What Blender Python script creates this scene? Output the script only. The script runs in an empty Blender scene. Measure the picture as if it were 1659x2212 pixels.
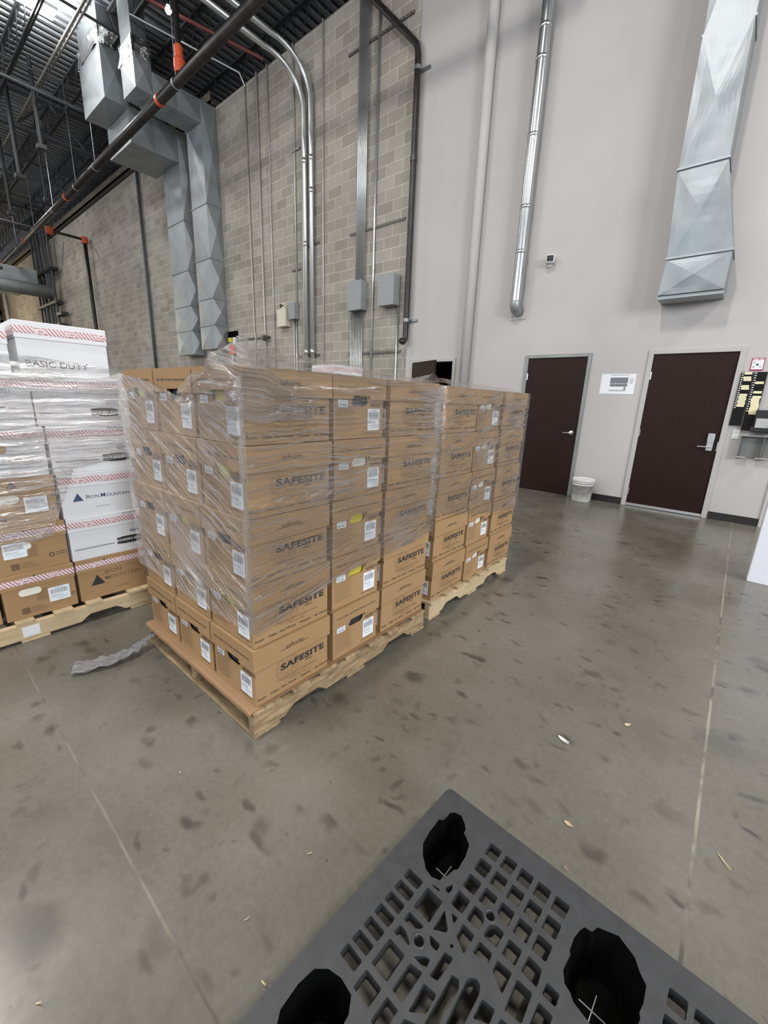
import bpy, math, random
from mathutils import Vector, Matrix, noise
from mathutils.geometry import tessellate_polygon
R = random.Random(7)
PI = math.pi
S = bpy.context.scene
COL = S.collection

# ------------------------------------------------------------ camera, light
cam_d = bpy.data.cameras.new('camera')
cam_d.sensor_fit = 'VERTICAL'; cam_d.sensor_height = 36; cam_d.sensor_width = 27
cam_d.lens = 895.84 / 2212 * 36; cam_d.clip_start = .02; cam_d.clip_end = 200
cam = bpy.data.objects.new('camera', cam_d); COL.objects.link(cam)
rt = Vector((0.76221474, 0.64630997, 0.03622308)); up = Vector((-0.1947291, 0.17556515, 0.96501682)); fw = Vector((-0.61734048, 0.74260373, -0.2596737))
m = Matrix((rt, up, -fw)).transposed().to_4x4(); m.translation = (0, 0, 1.3865)
cam.matrix_world = m
S.camera = cam

w = bpy.data.worlds.new('world'); S.world = w; w.use_nodes = True
w.node_tree.nodes['Background'].inputs[0].default_value = (.80, .88, 1, 1)
w.node_tree.nodes['Background'].inputs[1].default_value = .72

def area(name, loc, target, sx, sy, power, col=(1, 1, 1), spread=180):
    l = bpy.data.lights.new(name, 'AREA'); l.shape = 'RECTANGLE'; l.size = sx; l.size_y = sy; l.energy = power; l.color = col; l.spread = math.radians(spread)
    o = bpy.data.objects.new(name, l); COL.objects.link(o); o.location = loc
    o.rotation_euler = (Vector(target) - Vector(loc)).to_track_quat('-Z', 'Y').to_euler()
    return o
area('dock_door_daylight', (8.9, -1.2, 4.6), (-1.5, 6, 3.2), 3.6, 3.2, 900, (.90, .95, 1))
area('clerestory_daylight', (-8, -13, 6.5), (-7, 7, 3.2), 16, 4, 950, (.97, .98, 1))
area('far_dock_daylight', (-38, 1, 4.5), (-30, 7, 4), 4, 4, 380, (1, .82, .5))
BAYS = [(-13.7, 3.5), (-25, 3.5), (-18.5, 1.2), (-8.5, -1.5), (-2, -.5), (4, -2), (-31, -3), (5.2, 4.2), (-12, 10.2)]  # lamps left of camera, beyond partition and behind block wall are added for light
BAYW = [150, 170, 150, 330, 450, 200, 150, 330, 120]

S.view_settings.view_transform = 'Standard'; S.view_settings.look = 'None'
S.view_settings.exposure = 0.12; S.view_settings.gamma = 1
S.view_settings.use_curve_mapping = False
S.cycles.max_bounces = 10; S.cycles.transparent_max_bounces = 24; S.cycles.caustics_reflective = False; S.cycles.caustics_refractive = False

# ------------------------------------------------------------ materials
def newmat(name, col=(.5, .5, .5), rough=.6, metal=0, spec=.5):
    mt = bpy.data.materials.new(name); mt.use_nodes = True
    b = mt.node_tree.nodes['Principled BSDF']
    b.inputs['Base Color'].default_value = (*col, 1); b.inputs['Roughness'].default_value = rough; b.inputs['Metallic'].default_value = metal
    b.inputs['Specular IOR Level'].default_value = spec
    return mt, mt.node_tree, b
def N(nt, t, **k):
    n = nt.nodes.new(t)
    for a, v in k.items(): setattr(n, a, v)
    return n
def objcoord(nt, scale=(1, 1, 1), world=False):
    c = N(nt, 'ShaderNodeNewGeometry' if world else 'ShaderNodeTexCoord'); mp = N(nt, 'ShaderNodeMapping'); mp.inputs['Scale'].default_value = scale
    nt.links.new(c.outputs['Position' if world else 'Object'], mp.inputs['Vector']); return mp.outputs[0]
def noisetex(nt, vec, scale, detail=4, rough=.5):
    n = N(nt, 'ShaderNodeTexNoise'); n.inputs['Scale'].default_value = scale; n.inputs['Detail'].default_value = detail; n.inputs['Roughness'].default_value = rough
    nt.links.new(vec, n.inputs['Vector']); return n.outputs['Fac']
def ramp(nt, fac, stops):
    r = N(nt, 'ShaderNodeValToRGB'); e = r.color_ramp.elements
    for i, (p, c) in enumerate(stops):
        el = e[i] if i < 2 else e.new(p)
        el.position = p; el.color = (*c, 1) if len(c) == 3 else c
    nt.links.new(fac, r.inputs[0]); return r.outputs[0]
def mth(nt, op, a, b=None, c=None):
    n = N(nt, 'ShaderNodeMath', operation=op)
    for i, v in enumerate((a, b, c)):
        if v is None: continue
        if isinstance(v, (int, float)): n.inputs[i].default_value = v
        else: nt.links.new(v, n.inputs[i])
    return n.outputs[0]
def mix(nt, fac, a, b, bt='MIX'):
    n = N(nt, 'ShaderNodeMix', data_type='RGBA', blend_type=bt)
    if isinstance(fac, (int, float)): n.inputs[0].default_value = fac
    else: nt.links.new(fac, n.inputs[0])
    for i, v in ((6, a), (7, b)):
        if isinstance(v, tuple): n.inputs[i].default_value = (*v, 1)
        else: nt.links.new(v, n.inputs[i])
    return n.outputs[2]
def bump(nt, b, h, s=.3, d=.01):
    n = N(nt, 'ShaderNodeBump'); n.inputs['Strength'].default_value = s; n.inputs['Distance'].default_value = d
    nt.links.new(h, n.inputs['Height']); nt.links.new(n.outputs[0], b.inputs['Normal'])
def noisy(name, c1, c2, rough=.6, metal=0, scale=8, spec=.5, sv=(1, 1, 1), bs=0, bd=.005, world=False, r2=None, bscale=None):
    mt, nt, b = newmat(name, c1, rough, metal, spec)
    v = objcoord(nt, sv, world); f = noisetex(nt, v, scale)
    nt.links.new(ramp(nt, f, [(.3, c1), (.7, c2)]), b.inputs['Base Color'])
    if r2 is not None:
        g = ramp(nt, f, [(.3, (rough,) * 3), (.7, (r2,) * 3)]); nt.links.new(g, b.inputs['Roughness'])
    if bs: bump(nt, b, noisetex(nt, v, bscale or scale * 4), bs, bd)
    return mt

M = {}
M['paint'] = noisy('grey_wall_paint', (.435, .415, .405), (.465, .443, .432), .75, scale=1.2, world=True, bs=.12, bd=.002, bscale=120)
M['cardboard'] = noisy('brown_cardboard', (.345, .212, .102), (.38, .24, .12), .75, scale=3, spec=.25, bs=.05, bd=.002, bscale=60)
M['cardboard_edge'] = noisy('cardboard_light', (.40, .265, .15), (.45, .30, .175), .8, scale=10, spec=.2)
M['print'] = newmat('black_print', (.025, .022, .025), .7)[0]
M['print_soft'] = newmat('brown_print', (.16, .095, .055), .75)[0]
M['white_card'] = noisy('white_cardboard', (.68, .69, .71), (.73, .74, .76), .6, scale=3, spec=.35)
M['grey_print'] = newmat('navy_print', (.05, .07, .16), .6)[0]
M['label'] = newmat('label_paper', (.80, .85, .90), .45)[0]
M['label_ink'] = newmat('label_ink', (.22, .23, .26), .6)[0]
M['yellow'] = newmat('yellow_folder', (.62, .52, .05), .6)[0]
M['whitefolder'] = newmat('white_folder', (.8, .78, .68), .6)[0]
M['dark'] = newmat('dark_recess', (.03, .03, .035), .7)[0]  # dark handle holes: shade of the recess put into the contents colour
M['black'] = newmat('black_plastic', (.012, .012, .013), .45)[0]
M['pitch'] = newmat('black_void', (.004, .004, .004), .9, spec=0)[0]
M['wood'] = noisy('pallet_wood', (.46, .345, .20), (.60, .47, .30), .8, scale=6, sv=(6, .6, 6), spec=.2, bs=.3, bd=.003)
M['wood_dark'] = noisy('weathered_pallet_wood', (.17, .115, .065), (.44, .32, .185), .85, scale=9, sv=(5, 1.2, 5), spec=.2, bs=.3, bd=.003)
M['wood_x'] = noisy('pallet_board_wood', (.42, .32, .19), (.56, .44, .28), .8, scale=6, sv=(.6, 6, 6), spec=.2, bs=.3, bd=.003)
M['wood_dark_x'] = noisy('weathered_board_wood', (.22, .155, .09), (.46, .345, .20), .85, scale=7, sv=(1, 6, 5), spec=.2, bs=.3, bd=.003)
M['galv'] = noisy('galvanised_steel', (.25, .27, .285), (.36, .385, .40), .42, .75, scale=3, r2=.5, bs=.15, bd=.01, bscale=5)
M['galv_old'] = noisy('dull_galvanised_steel', (.30, .335, .35), (.40, .43, .44), .5, .6, scale=2, r2=.55)
M['conduit'] = newmat('steel_conduit', (.58, .60, .60), .32, .8)[0]
M['conduit_thin'] = noisy('painted_conduit', (.44, .42, .39), (.55, .53, .50), .45, .3, scale=2)
M['galv_low'] = noisy('grey_galvanised_steel', (.21, .235, .25), (.30, .325, .335), .42, .7, scale=2, r2=.5)
M['galv_dark'] = noisy('dark_galvanised_steel', (.15, .17, .175), (.22, .24, .245), .5, .6, scale=2)
M['foil'] = noisy('crumpled_foil', (.8, .8, .78), (.95, .95, .92), .16, 1, scale=5, bs=.9, bd=.05, bscale=9)
M['pipe_black'] = noisy('black_steel_pipe', (.018, .016, .016), (.04, .033, .03), .35, .3, scale=6)
M['orange'] = newmat('orange_coupling', (.62, .09, .03), .5)[0]
M['red'] = newmat('red_paint', (.16, .035, .03), .5)[0]
M['truss'] = newmat('dark_steel_joist', (.035, .037, .04), .6, .2)[0]
M['truss2'] = newmat('dark_grey_girder', (.07, .072, .08), .6, .2)[0]
M['ledge'] = noisy('rusty_steel', (.10, .085, .06), (.16, .13, .09), .7, .2, scale=3)
M['greybox'] = newmat('grey_enamel', (.27, .285, .29), .5)[0]
M['cream'] = newmat('cream_enamel', (.62, .57, .46), .5)[0]
M['strut'] = noisy('galvanised_strut', (.16, .155, .145), (.24, .23, .21), .5, .6, scale=10)
M['frame_grey'] = noisy('door_frame_steel', (.20, .21, .205), (.27, .28, .27), .45, .2, scale=4)
M['frame_paint'] = newmat('painted_door_frame', (.42, .40, .385), .5)[0]
M['door'] = noisy('dark_wood_laminate', (.014, .0062, .0042), (.022, .0095, .006), .5, scale=6, sv=(14, 14, .6), spec=.18)
M['chrome'] = newmat('satin_chrome', (.75, .76, .77), .22, 1)[0]
M['spiral'] = noisy('spiral_duct_steel', (.42, .44, .45), (.58, .60, .61), .27, .95, scale=4, sv=(1, 1, .3))
M['whiteplastic'] = newmat('white_plastic', (.72, .72, .70), .4)[0]
M['bucket'] = noisy('scuffed_white_plastic', (.50, .50, .47), (.72, .71, .66), .45, scale=14)
M['rubber'] = newmat('black_rubber', (.013, .012, .011), .5)[0]
M['paper'] = newmat('paper', (.74, .75, .77), .6)[0]
M['paperink'] = newmat('grey_ink', (.16, .17, .19), .6)[0]
M['yellowcard'] = newmat('buff_card', (.72, .66, .42), .6)[0]
M['magenta'] = newmat('magenta_print', (.35, .02, .09), .5)[0]
M['woodchip'] = newmat('wood_splinter', (.55, .42, .26), .7)[0]
M['pale'] = newmat('pale_panel', (.72, .74, .80), .55)[0]
M['plastic'] = noisy('charcoal_pallet_plastic', (.030, .031, .033), (.042, .043, .046), .5, scale=30, spec=.5, bs=.1, bd=.001, bscale=300)
M['ceil'] = noisy('steel_deck', (.15, .155, .16), (.22, .225, .23), .45, .3, scale=2, sv=(1, .2, 1))
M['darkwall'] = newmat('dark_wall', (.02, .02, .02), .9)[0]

def tape_mat():
    mt, nt, b = newmat('red_striped_tape', (.8, .75, .75), .4)
    c = objcoord(nt); s = N(nt, 'ShaderNodeSeparateXYZ'); nt.links.new(c, s.inputs[0])
    u = mth(nt, 'ADD', s.outputs[0], s.outputs[1]); a = mth(nt, 'ADD', mth(nt, 'MULTIPLY', s.outputs[2], .7), u)
    st = mth(nt, 'LESS_THAN', mth(nt, 'FRACT', mth(nt, 'MULTIPLY', a, 58)), .36)
    blk = mth(nt, 'LESS_THAN', mth(nt, 'FRACT', mth(nt, 'MULTIPLY', u, 7.5)), .62)
    hz = mth(nt, 'LESS_THAN', mth(nt, 'FRACT', mth(nt, 'MULTIPLY', s.outputs[2], 75)), .5)
    nz = mth(nt, 'GREATER_THAN', noisetex(nt, objcoord(nt, (1, 1, 1)), 130, 2), .47)
    other = mth(nt, 'MULTIPLY', mth(nt, 'MULTIPLY', hz, nz), mth(nt, 'SUBTRACT', 1, blk))
    f = mth(nt, 'MAXIMUM', mth(nt, 'MULTIPLY', st, blk), other)
    nt.links.new(mix(nt, f, (.74, .70, .72), (.50, .13, .15)), b.inputs['Base Color']); return mt
M['tape'] = tape_mat()

def block_mat():
    mt, nt, b = newmat('concrete_block', (.3, .28, .25), .9, spec=.15)
    g = N(nt, 'ShaderNodeNewGeometry'); s = N(nt, 'ShaderNodeSeparateXYZ'); nt.links.new(g.outputs['Position'], s.inputs[0])
    c = N(nt, 'ShaderNodeCombineXYZ'); nt.links.new(s.outputs[0], c.inputs[0]); nt.links.new(s.outputs[2], c.inputs[1])
    br = N(nt, 'ShaderNodeTexBrick'); br.offset = .5
    nt.links.new(c.outputs[0], br.inputs['Vector']); br.inputs['Scale'].default_value = 1
    br.inputs['Brick Width'].default_value = .4064; br.inputs['Row Height'].default_value = .2032; br.inputs['Mortar Size'].default_value = .007; br.inputs['Mortar Smooth'].default_value = .3; br.inputs['Bias'].default_value = 0
    br.inputs['Color1'].default_value = (.295, .268, .232, 1); br.inputs['Color2'].default_value = (.395, .365, .322, 1); br.inputs['Mortar'].default_value = (.56, .53, .475, 1)
    n = ramp(nt, noisetex(nt, g.outputs['Position'], .9, 5), [(.3, (.86, .85, .84)), (.7, (1.1, 1.1, 1.1))])
    n2 = ramp(nt, noisetex(nt, g.outputs['Position'], 60, 3), [(.3, (.9, .9, .9)), (.7, (1.06, 1.06, 1.06))])
    nt.links.new(mix(nt, 1., mix(nt, 1., br.outputs['Color'], n, 'MULTIPLY'), n2, 'MULTIPLY'), b.inputs['Base Color'])
    bump(nt, b, mth(nt, 'MULTIPLY', br.outputs['Fac'], -1), .5, .01); return mt
M['block'] = block_mat()

def floor_mat():
    mt, nt, b = newmat('polished_concrete', (.2, .19, .17), .3)
    g = N(nt, 'ShaderNodeNewGeometry'); pos = g.outputs['Position']; s = N(nt, 'ShaderNodeSeparateXYZ'); nt.links.new(pos, s.inputs[0])
    base = ramp(nt, noisetex(nt, pos, 1.1, 6, .6), [(.3, (.102, .093, .074)), (.52, (.138, .128, .106)), (.72, (.17, .163, .144))])
    fine = ramp(nt, noisetex(nt, pos, 45, 4, .7), [(.25, (.86, .86, .86)), (.75, (1.12, 1.12, 1.12))])
    col = mix(nt, 1., base, fine, 'MULTIPLY')
    # footprints and drips: blurred dark blots
    wv = N(nt, 'ShaderNodeVectorMath', operation='ADD')
    dn = N(nt, 'ShaderNodeTexNoise'); dn.inputs['Scale'].default_value = 9; nt.links.new(pos, dn.inputs['Vector'])
    sc = N(nt, 'ShaderNodeVectorMath', operation='SCALE'); sc.inputs['Scale'].default_value = .10; nt.links.new(dn.outputs['Color'], sc.inputs[0])
    nt.links.new(pos, wv.inputs[0]); nt.links.new(sc.outputs[0], wv.inputs[1])
    for scale, lo, hi, st, stretch in ((5.5, .10, .34, .95, (1, 1.5, 1)), (11, .08, .36, .6, (1.4, 1, 1)), (2.2, .08, .24, .8, (1, 1.3, 1)), (7.3, .1, .40, .75, (1, 2.3, 1))):
        mp = N(nt, 'ShaderNodeMapping'); mp.inputs['Scale'].default_value = stretch; mp.inputs['Rotation'].default_value = (0, 0, .6); nt.links.new(wv.outputs[0], mp.inputs['Vector'])
        vo = N(nt, 'ShaderNodeTexVoronoi'); vo.inputs['Scale'].default_value = scale; nt.links.new(mp.outputs[0], vo.inputs['Vector'])
        sep = N(nt, 'ShaderNodeSeparateColor'); nt.links.new(vo.outputs['Color'], sep.inputs[0])
        rad = mth(nt, 'MULTIPLY', mth(nt, 'POWER', sep.outputs[0], 1.3), hi + .1)
        blot = N(nt, 'ShaderNodeMapRange', interpolation_type='SMOOTHSTEP'); nt.links.new(vo.outputs['Distance'], blot.inputs[0])
        nt.links.new(rad, blot.inputs[2]); nt.links.new(mth(nt, 'MULTIPLY', rad, .25), blot.inputs[1]); blot.inputs[3].default_value = 1; blot.inputs[4].default_value = 0
        amt = mth(nt, 'MULTIPLY', mth(nt, 'MULTIPLY', blot.outputs[0], sep.outputs[1]), st)
        col = mix(nt, amt, col, (.040, .037, .032))
    # saw-cut joints, some filled pale
    def joint(axis, at, width):
        d = mth(nt, 'ABSOLUTE', mth(nt, 'SUBTRACT', mth(nt, 'ADD', s.outputs[axis], mth(nt, 'MULTIPLY', noisetex(nt, pos, 14, 2), .004)), at))
        return mth(nt, 'LESS_THAN', d, width)
    fill = ramp(nt, noisetex(nt, pos, 3.5, 4), [(.42, (.07, .063, .052)), (.56, (.26, .235, .19)), (.66, (.30, .275, .23))])
    for ax, at, wd, am in ((0, .152, .005, .85), (1, .255, .0035, .45), (0, -4.4, .003, .8), (1, -4.4, .003, .8)):
        col = mix(nt, mth(nt, 'MULTIPLY', joint(ax, at, wd), am), col, fill)
    nt.links.new(col, b.inputs['Base Color'])
    r = ramp(nt, noisetex(nt, pos, 2.2, 5, .65), [(.3, (.19,) * 3), (.7, (.32,) * 3)])
    nt.links.new(r, b.inputs['Roughness']); b.inputs['Specular IOR Level'].default_value = .55
    bump(nt, b, noisetex(nt, pos, 18, 3), .06, .004); return mt
M['floor'] = floor_mat()

def film_mat(name, ang1, ang2, blend_v):
    mt = bpy.data.materials.new(name); mt.use_nodes = True; nt = mt.node_tree
    for n in list(nt.nodes): nt.nodes.remove(n)
    out = N(nt, 'ShaderNodeOutputMaterial'); uv = N(nt, 'ShaderNodeUVMap'); uv.uv_map = 'wrap'
    sep = N(nt, 'ShaderNodeSeparateXYZ'); nt.links.new(uv.outputs[0], sep.inputs[0])
    w1 = noisetex(nt, uv.outputs[0], 4.5, 3)
    cmb = N(nt, 'ShaderNodeCombineXYZ'); nt.links.new(mth(nt, 'MULTIPLY', sep.outputs[0], 1.6), cmb.inputs[0])
    nt.links.new(mth(nt, 'ADD', mth(nt, 'MULTIPLY', sep.outputs[1], 48), mth(nt, 'MULTIPLY', w1, 2.6)), cmb.inputs[1])
    st = noisetex(nt, cmb.outputs[0], 1.6, 6, .62)
    h = ramp(nt, st, [(.36, (0, 0, 0)), (.5, (.35, .35, .35)), (.56, (1, 1, 1)), (.66, (.2, .2, .2))])
    haze_glint = ramp(nt, st, [(.50, (.0,) * 3), (.575, (1,) * 3), (.64, (.25,) * 3)])  # pale streaks: doubled film, plus highlights painted in as white
    patch = ramp(nt, noisetex(nt, uv.outputs[0], 2.6, 2), [(.42, (.35,) * 3), (.64, (1,) * 3)])
    big = ramp(nt, noisetex(nt, uv.outputs[0], 1.7, 2), [(.54, (0,) * 3), (.64, (1,) * 3)])
    broad = ramp(nt, st, [(.40, (.15,) * 3), (.50, (1,) * 3)])
    glare_patch = mth(nt, 'MULTIPLY', mth(nt, 'MULTIPLY', big, broad), .34)  # broad white patches painted into the film as highlights
    bm = N(nt, 'ShaderNodeBump'); bm.inputs['Strength'].default_value = .95; bm.inputs['Distance'].default_value = .022; nt.links.new(h, bm.inputs['Height'])
    tr = N(nt, 'ShaderNodeBsdfTransparent'); tr.inputs[0].default_value = (.985, .985, .985, 1)
    gl = N(nt, 'ShaderNodeBsdfGlossy'); gl.inputs['Roughness'].default_value = .15; gl.inputs[0].default_value = (1, 1, 1, 1); nt.links.new(bm.outputs[0], gl.inputs['Normal'])
    df = N(nt, 'ShaderNodeBsdfDiffuse'); df.inputs[0].default_value = (.92, .88, .88, 1); nt.links.new(bm.outputs[0], df.inputs['Normal'])
    lw = N(nt, 'ShaderNodeLayerWeight'); nt.links.new(bm.outputs[0], lw.inputs['Normal'])
    fr = mth(nt, 'ADD', mth(nt, 'MULTIPLY', mth(nt, 'POWER', lw.outputs['Facing'], 3), .6), mth(nt, 'ADD', .035, mth(nt, 'MULTIPLY', haze_glint, .16)))
    m1 = N(nt, 'ShaderNodeMixShader'); nt.links.new(mth(nt, 'MAXIMUM', glare_patch, mth(nt, 'ADD', mth(nt, 'MULTIPLY', mth(nt, 'MULTIPLY', haze_glint, patch), ang2), ang1)), m1.inputs[0]); nt.links.new(tr.outputs[0], m1.inputs[1]); nt.links.new(df.outputs[0], m1.inputs[2])
    m2 = N(nt, 'ShaderNodeMixShader'); nt.links.new(mth(nt, 'MINIMUM', fr, .6), m2.inputs[0]); nt.links.new(m1.outputs[0], m2.inputs[1]); nt.links.new(gl.outputs[0], m2.inputs[2])
    nt.links.new(m2.outputs[0], out.inputs[0]); return mt
M['film'] = film_mat('stretch_film', .02, .70, 0)
M['film_white'] = film_mat('bunched_film', .48, .8, 0)
def emit(name, col, s):
    mt = bpy.data.materials.new(name); mt.use_nodes = True; nt = mt.node_tree; b = nt.nodes['Principled BSDF']
    b.inputs['Emission Color'].default_value = (*col, 1); b.inputs['Emission Strength'].default_value = s; b.inputs['Base Color'].default_value = (*col, 1); return mt
M['lamp'] = emit('lit_lamp_diffuser', (.97, .95, 1), 14)
M['daylight'] = emit('daylit_opening', (1, .96, .86), 3.0)

# ------------------------------------------------------------ mesh helpers
class MB:
    def __init__(s): s.v = []; s.f = []; s.mi = []; s.uv = None; s.smooth = False
    def add(s, vs, fs, mi=0, mat=None):
        n = len(s.v)
        for p in vs: s.v.append(tuple(mat @ Vector(p)) if mat else tuple(p))
        for f in fs: s.f.append(tuple(i + n for i in f)); s.mi.append(mi)
        return s
    def box(s, x0, y0, z0, x1, y1, z1, mi=0, mat=None):
        vs = [(x, y, z) for z in (z0, z1) for y in (y0, y1) for x in (x0, x1)]
        return s.add(vs, [(0, 2, 3, 1), (4, 5, 7, 6), (0, 1, 5, 4), (2, 6, 7, 3), (0, 4, 6, 2), (1, 3, 7, 5)], mi, mat)
    def cbox(s, c, d, mi=0, mat=None):
        return s.box(c[0] - d[0] / 2, c[1] - d[1] / 2, c[2] - d[2] / 2, c[0] + d[0] / 2, c[1] + d[1] / 2, c[2] + d[2] / 2, mi, mat)
    def tube(s, pts, r, n=10, mi=0, cap=True, flat=1.0):
        pts = [Vector(p) for p in pts]; rings = []; prev = None
        rr = r if isinstance(r, (list, tuple)) else [r] * len(pts)
        for i, p in enumerate(pts):
            t = (pts[min(i + 1, len(pts) - 1)] - pts[max(i - 1, 0)]).normalized()
            if prev is None: a = t.orthogonal().normalized()
            else: a = (prev - t * prev.dot(t)).normalized()
            prev = a; b = t.cross(a)
            rings.append([p + (a * math.cos(2 * PI * k / n) + b * math.sin(2 * PI * k / n) * flat) * rr[i] for k in range(n)])
        vs = [q for g in rings for q in g]; fs = []
        for i in range(len(pts) - 1):
            for k in range(n): fs.append((i * n + k, i * n + (k + 1) % n, (i + 1) * n + (k + 1) % n, (i + 1) * n + k))
        if cap: fs.append(tuple(range(n))[::-1]); fs.append(tuple((len(pts) - 1) * n + k for k in range(n)))
        return s.add(vs, fs, mi)
    def lathe(s, prof, n=24, mi=0, mat=None):
        vs = [(r * math.cos(2 * PI * k / n), r * math.sin(2 * PI * k / n), z) for r, z in prof for k in range(n)]; fs = []
        for i in range(len(prof) - 1):
            for k in range(n): fs.append((i * n + k, i * n + (k + 1) % n, (i + 1) * n + (k + 1) % n, (i + 1) * n + k))
        return s.add(vs, fs, mi, mat)
    def plate(s, outer, holes, z0, z1, mi=0, mat=None):
        loops = [outer] + list(holes); tri = tessellate_polygon([[Vector((*p, 0)) for p in l] for l in loops])
        flat = [p for l in loops for p in l]; n = len(flat)
        vs = [(*p, z0) for p in flat] + [(*p, z1) for p in flat]; fs = []
        for t in tri:
            a, b, c = [Vector(flat[i]) for i in t]
            if (b - a).cross(c - a) < 0: t = t[::-1]
            fs.append(tuple(i + n for i in t)); fs.append(tuple(t[::-1]))
        k = 0
        for l in loops:
            L = len(l)
            ar = sum(l[i][0] * l[(i + 1) % L][1] - l[(i + 1) % L][0] * l[i][1] for i in range(L))
            ccw = (ar > 0) == (l is outer)
            for i in range(L):
                a, b = k + i, k + (i + 1) % L
                fs.append((a, b, b + n, a + n) if ccw else (b, a, a + n, b + n))
            k += L
        return s.add(vs, fs, mi, mat)
    def quad(s, pts, mi=0, mat=None): return s.add(pts, [tuple(range(len(pts)))], mi, mat)
    def mesh(s, name, mats):
        me = bpy.data.meshes.new(name); me.from_pydata(s.v, [], s.f)
        for mt in (mats if isinstance(mats, (list, tuple)) else [mats]): me.materials.append(mt)
        me.polygons.foreach_set('material_index', s.mi)
        if s.smooth: me.polygons.foreach_set('use_smooth', [True] * len(s.f))
        if s.uv:
            l = me.uv_layers.new(name='wrap')
            for lp in me.loops: l.data[lp.index].uv = s.uv[lp.vertex_index]
        me.update(); return me
    def obj(s, name, mats, parent=None, bev=0, smooth_ang=None):
        o = bpy.data.objects.new(name, s.mesh(name, mats)); COL.objects.link(o)
        if parent: o.parent = parent
        if bev:
            b = o.modifiers.new('b', 'BEVEL'); b.width = bev; b.segments = 2; b.limit_method = 'ANGLE'
        return o
def tag(o, label=None, cat=None, group=None, kind=None):
    if label: o['label'] = label
    if cat: o['category'] = cat
    if group: o['group'] = group
    if kind: o['kind'] = kind
    return o
def thing(name, label, cat, loc=(0, 0, 0), rz=0, group=None):
    o = bpy.data.objects.new(name, None); COL.objects.link(o); o.location = loc; o.rotation_euler = (0, 0, rz); o.empty_display_size = .1
    return tag(o, label, cat, group)
def copytree(o, parent=None):
    c = o.copy(); COL.objects.link(c); c.parent = parent
    for ch in [x for x in bpy.data.objects if x.parent == o]: copytree(ch, c)
    return c
def struct(mb, name, mats, **k): return tag(mb.obj(name, mats, **k), kind='structure')

TX = {}
def text(s, size=1., xs=1., bold=0., spacing=1.):
    key = (s, bold, spacing)
    if key not in TX:
        cu = bpy.data.curves.new('t', 'FONT'); cu.body = s; cu.size = 1; cu.align_x = 'CENTER'; cu.align_y = 'CENTER'; cu.offset = bold; cu.space_character = spacing; cu.resolution_u = 3; cu.fill_mode = 'FRONT'
        o = bpy.data.objects.new('t', cu); COL.objects.link(o); bpy.context.view_layer.update()
        me = o.to_mesh(); vs = [tuple(v.co) for v in me.vertices]; fs = [tuple(p.vertices) for p in me.polygons]
        o.to_mesh_clear(); bpy.data.objects.remove(o); bpy.data.curves.remove(cu); TX[key] = (vs, fs)
    vs, fs = TX[key]; return [(x * size * xs, y * size, 0) for x, y, z in vs], fs
def front(x, z, y):   # text plane facing -Y
    return Matrix(((1, 0, 0, x), (0, 0, -1, y), (0, 1, 0, z), (0, 0, 0, 1)))
def side(y, z, x):    # text plane facing +X, reading towards +Y
    return Matrix(((0, 0, 1, x), (1, 0, 0, y), (0, 1, 0, z), (0, 0, 0, 1)))
def rrect(x0, y0, x1, y1, r, n=4):
    o = []
    for cx, cy, a in ((x1 - r, y1 - r, 0), (x0 + r, y1 - r, PI / 2), (x0 + r, y0 + r, PI), (x1 - r, y0 + r, 3 * PI / 2)):
        for i in range(n + 1): o.append((cx + r * math.cos(a + i * PI / 2 / n), cy + r * math.sin(a + i * PI / 2 / n)))
    return o
def ellipse(cx, cy, rx, ry, n=24): return [(cx + rx * math.cos(2 * PI * i / n), cy + ry * math.sin(2 * PI * i / n)) for i in range(n)]
def ring(mb, cx, cy, r, t, mi, mat, n=28):
    vs = []
    for i in range(n):
        a = 2 * PI * i / n; vs += [((r - t) * math.cos(a) + cx, (r - t) * math.sin(a) + cy, 0), (r * math.cos(a) + cx, r * math.sin(a) + cy, 0)]
    mb.add(vs, [(2 * i, 2 * i + 1, (2 * i + 3) % (2 * n), (2 * i + 2) % (2 * n)) for i in range(n)], mi, mat)

# ------------------------------------------------------------ room shell
WY = 7.02
struct(MB().box(-44, -14, -.15, 10, 14, 0), 'floor', M['floor'])
def wall_with_holes(x0, x1, z1, y0, y1, holes):
    b = MB(); xs = x0
    for a, c, t in holes:
        b.box(xs, y0, 0, a, y1, z1); b.box(a, y0, t, c, y1, z1); xs = c
    b.box(xs, y0, 0, x1, y1, z1); return b
D1, D2, D3 = (-2.864, -1.953), (-1.108, -.19), (-5.20, -4.30)
struct(wall_with_holes(-5.40, 9.0, 10.1, WY - .012, 7.2, [(D3[0], D3[1], 2.13), (D1[0] - .0, D1[1], 2.13), (D2[0], D2[1], 2.13)]), 'wall_back_plaster', M['paint'])
struct(MB().box(-42, WY, 0, -5.40, 7.25, 8.58), 'wall_back_block', M['block'])
struct(MB().box(-44, 13.8, 0, 10, 14, 10.2), 'wall_far_side', M['darkwall'])
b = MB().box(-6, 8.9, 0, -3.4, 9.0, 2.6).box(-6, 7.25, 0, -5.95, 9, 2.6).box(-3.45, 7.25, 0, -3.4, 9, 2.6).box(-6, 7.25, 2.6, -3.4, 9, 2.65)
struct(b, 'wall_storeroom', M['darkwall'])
struct(MB().box(-42.2, -14, 0, -42, 7.25, 10.1), 'wall_left', M['block'])
struct(MB().box(9.0, -14, 0, 9.2, 7.2, 2.6).box(9.0, -14, 6.6, 9.2, 7.2, 10.1).box(9.0, 1.2, 2.6, 9.2, 7.2, 6.6), 'wall_right', M['paint'])
# white partition end
b = MB().box(.288, 4.56, 0, .95, 4.68, 2.6); struct(b, 'wall_partition', M['pale'], bev=.004)
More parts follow.
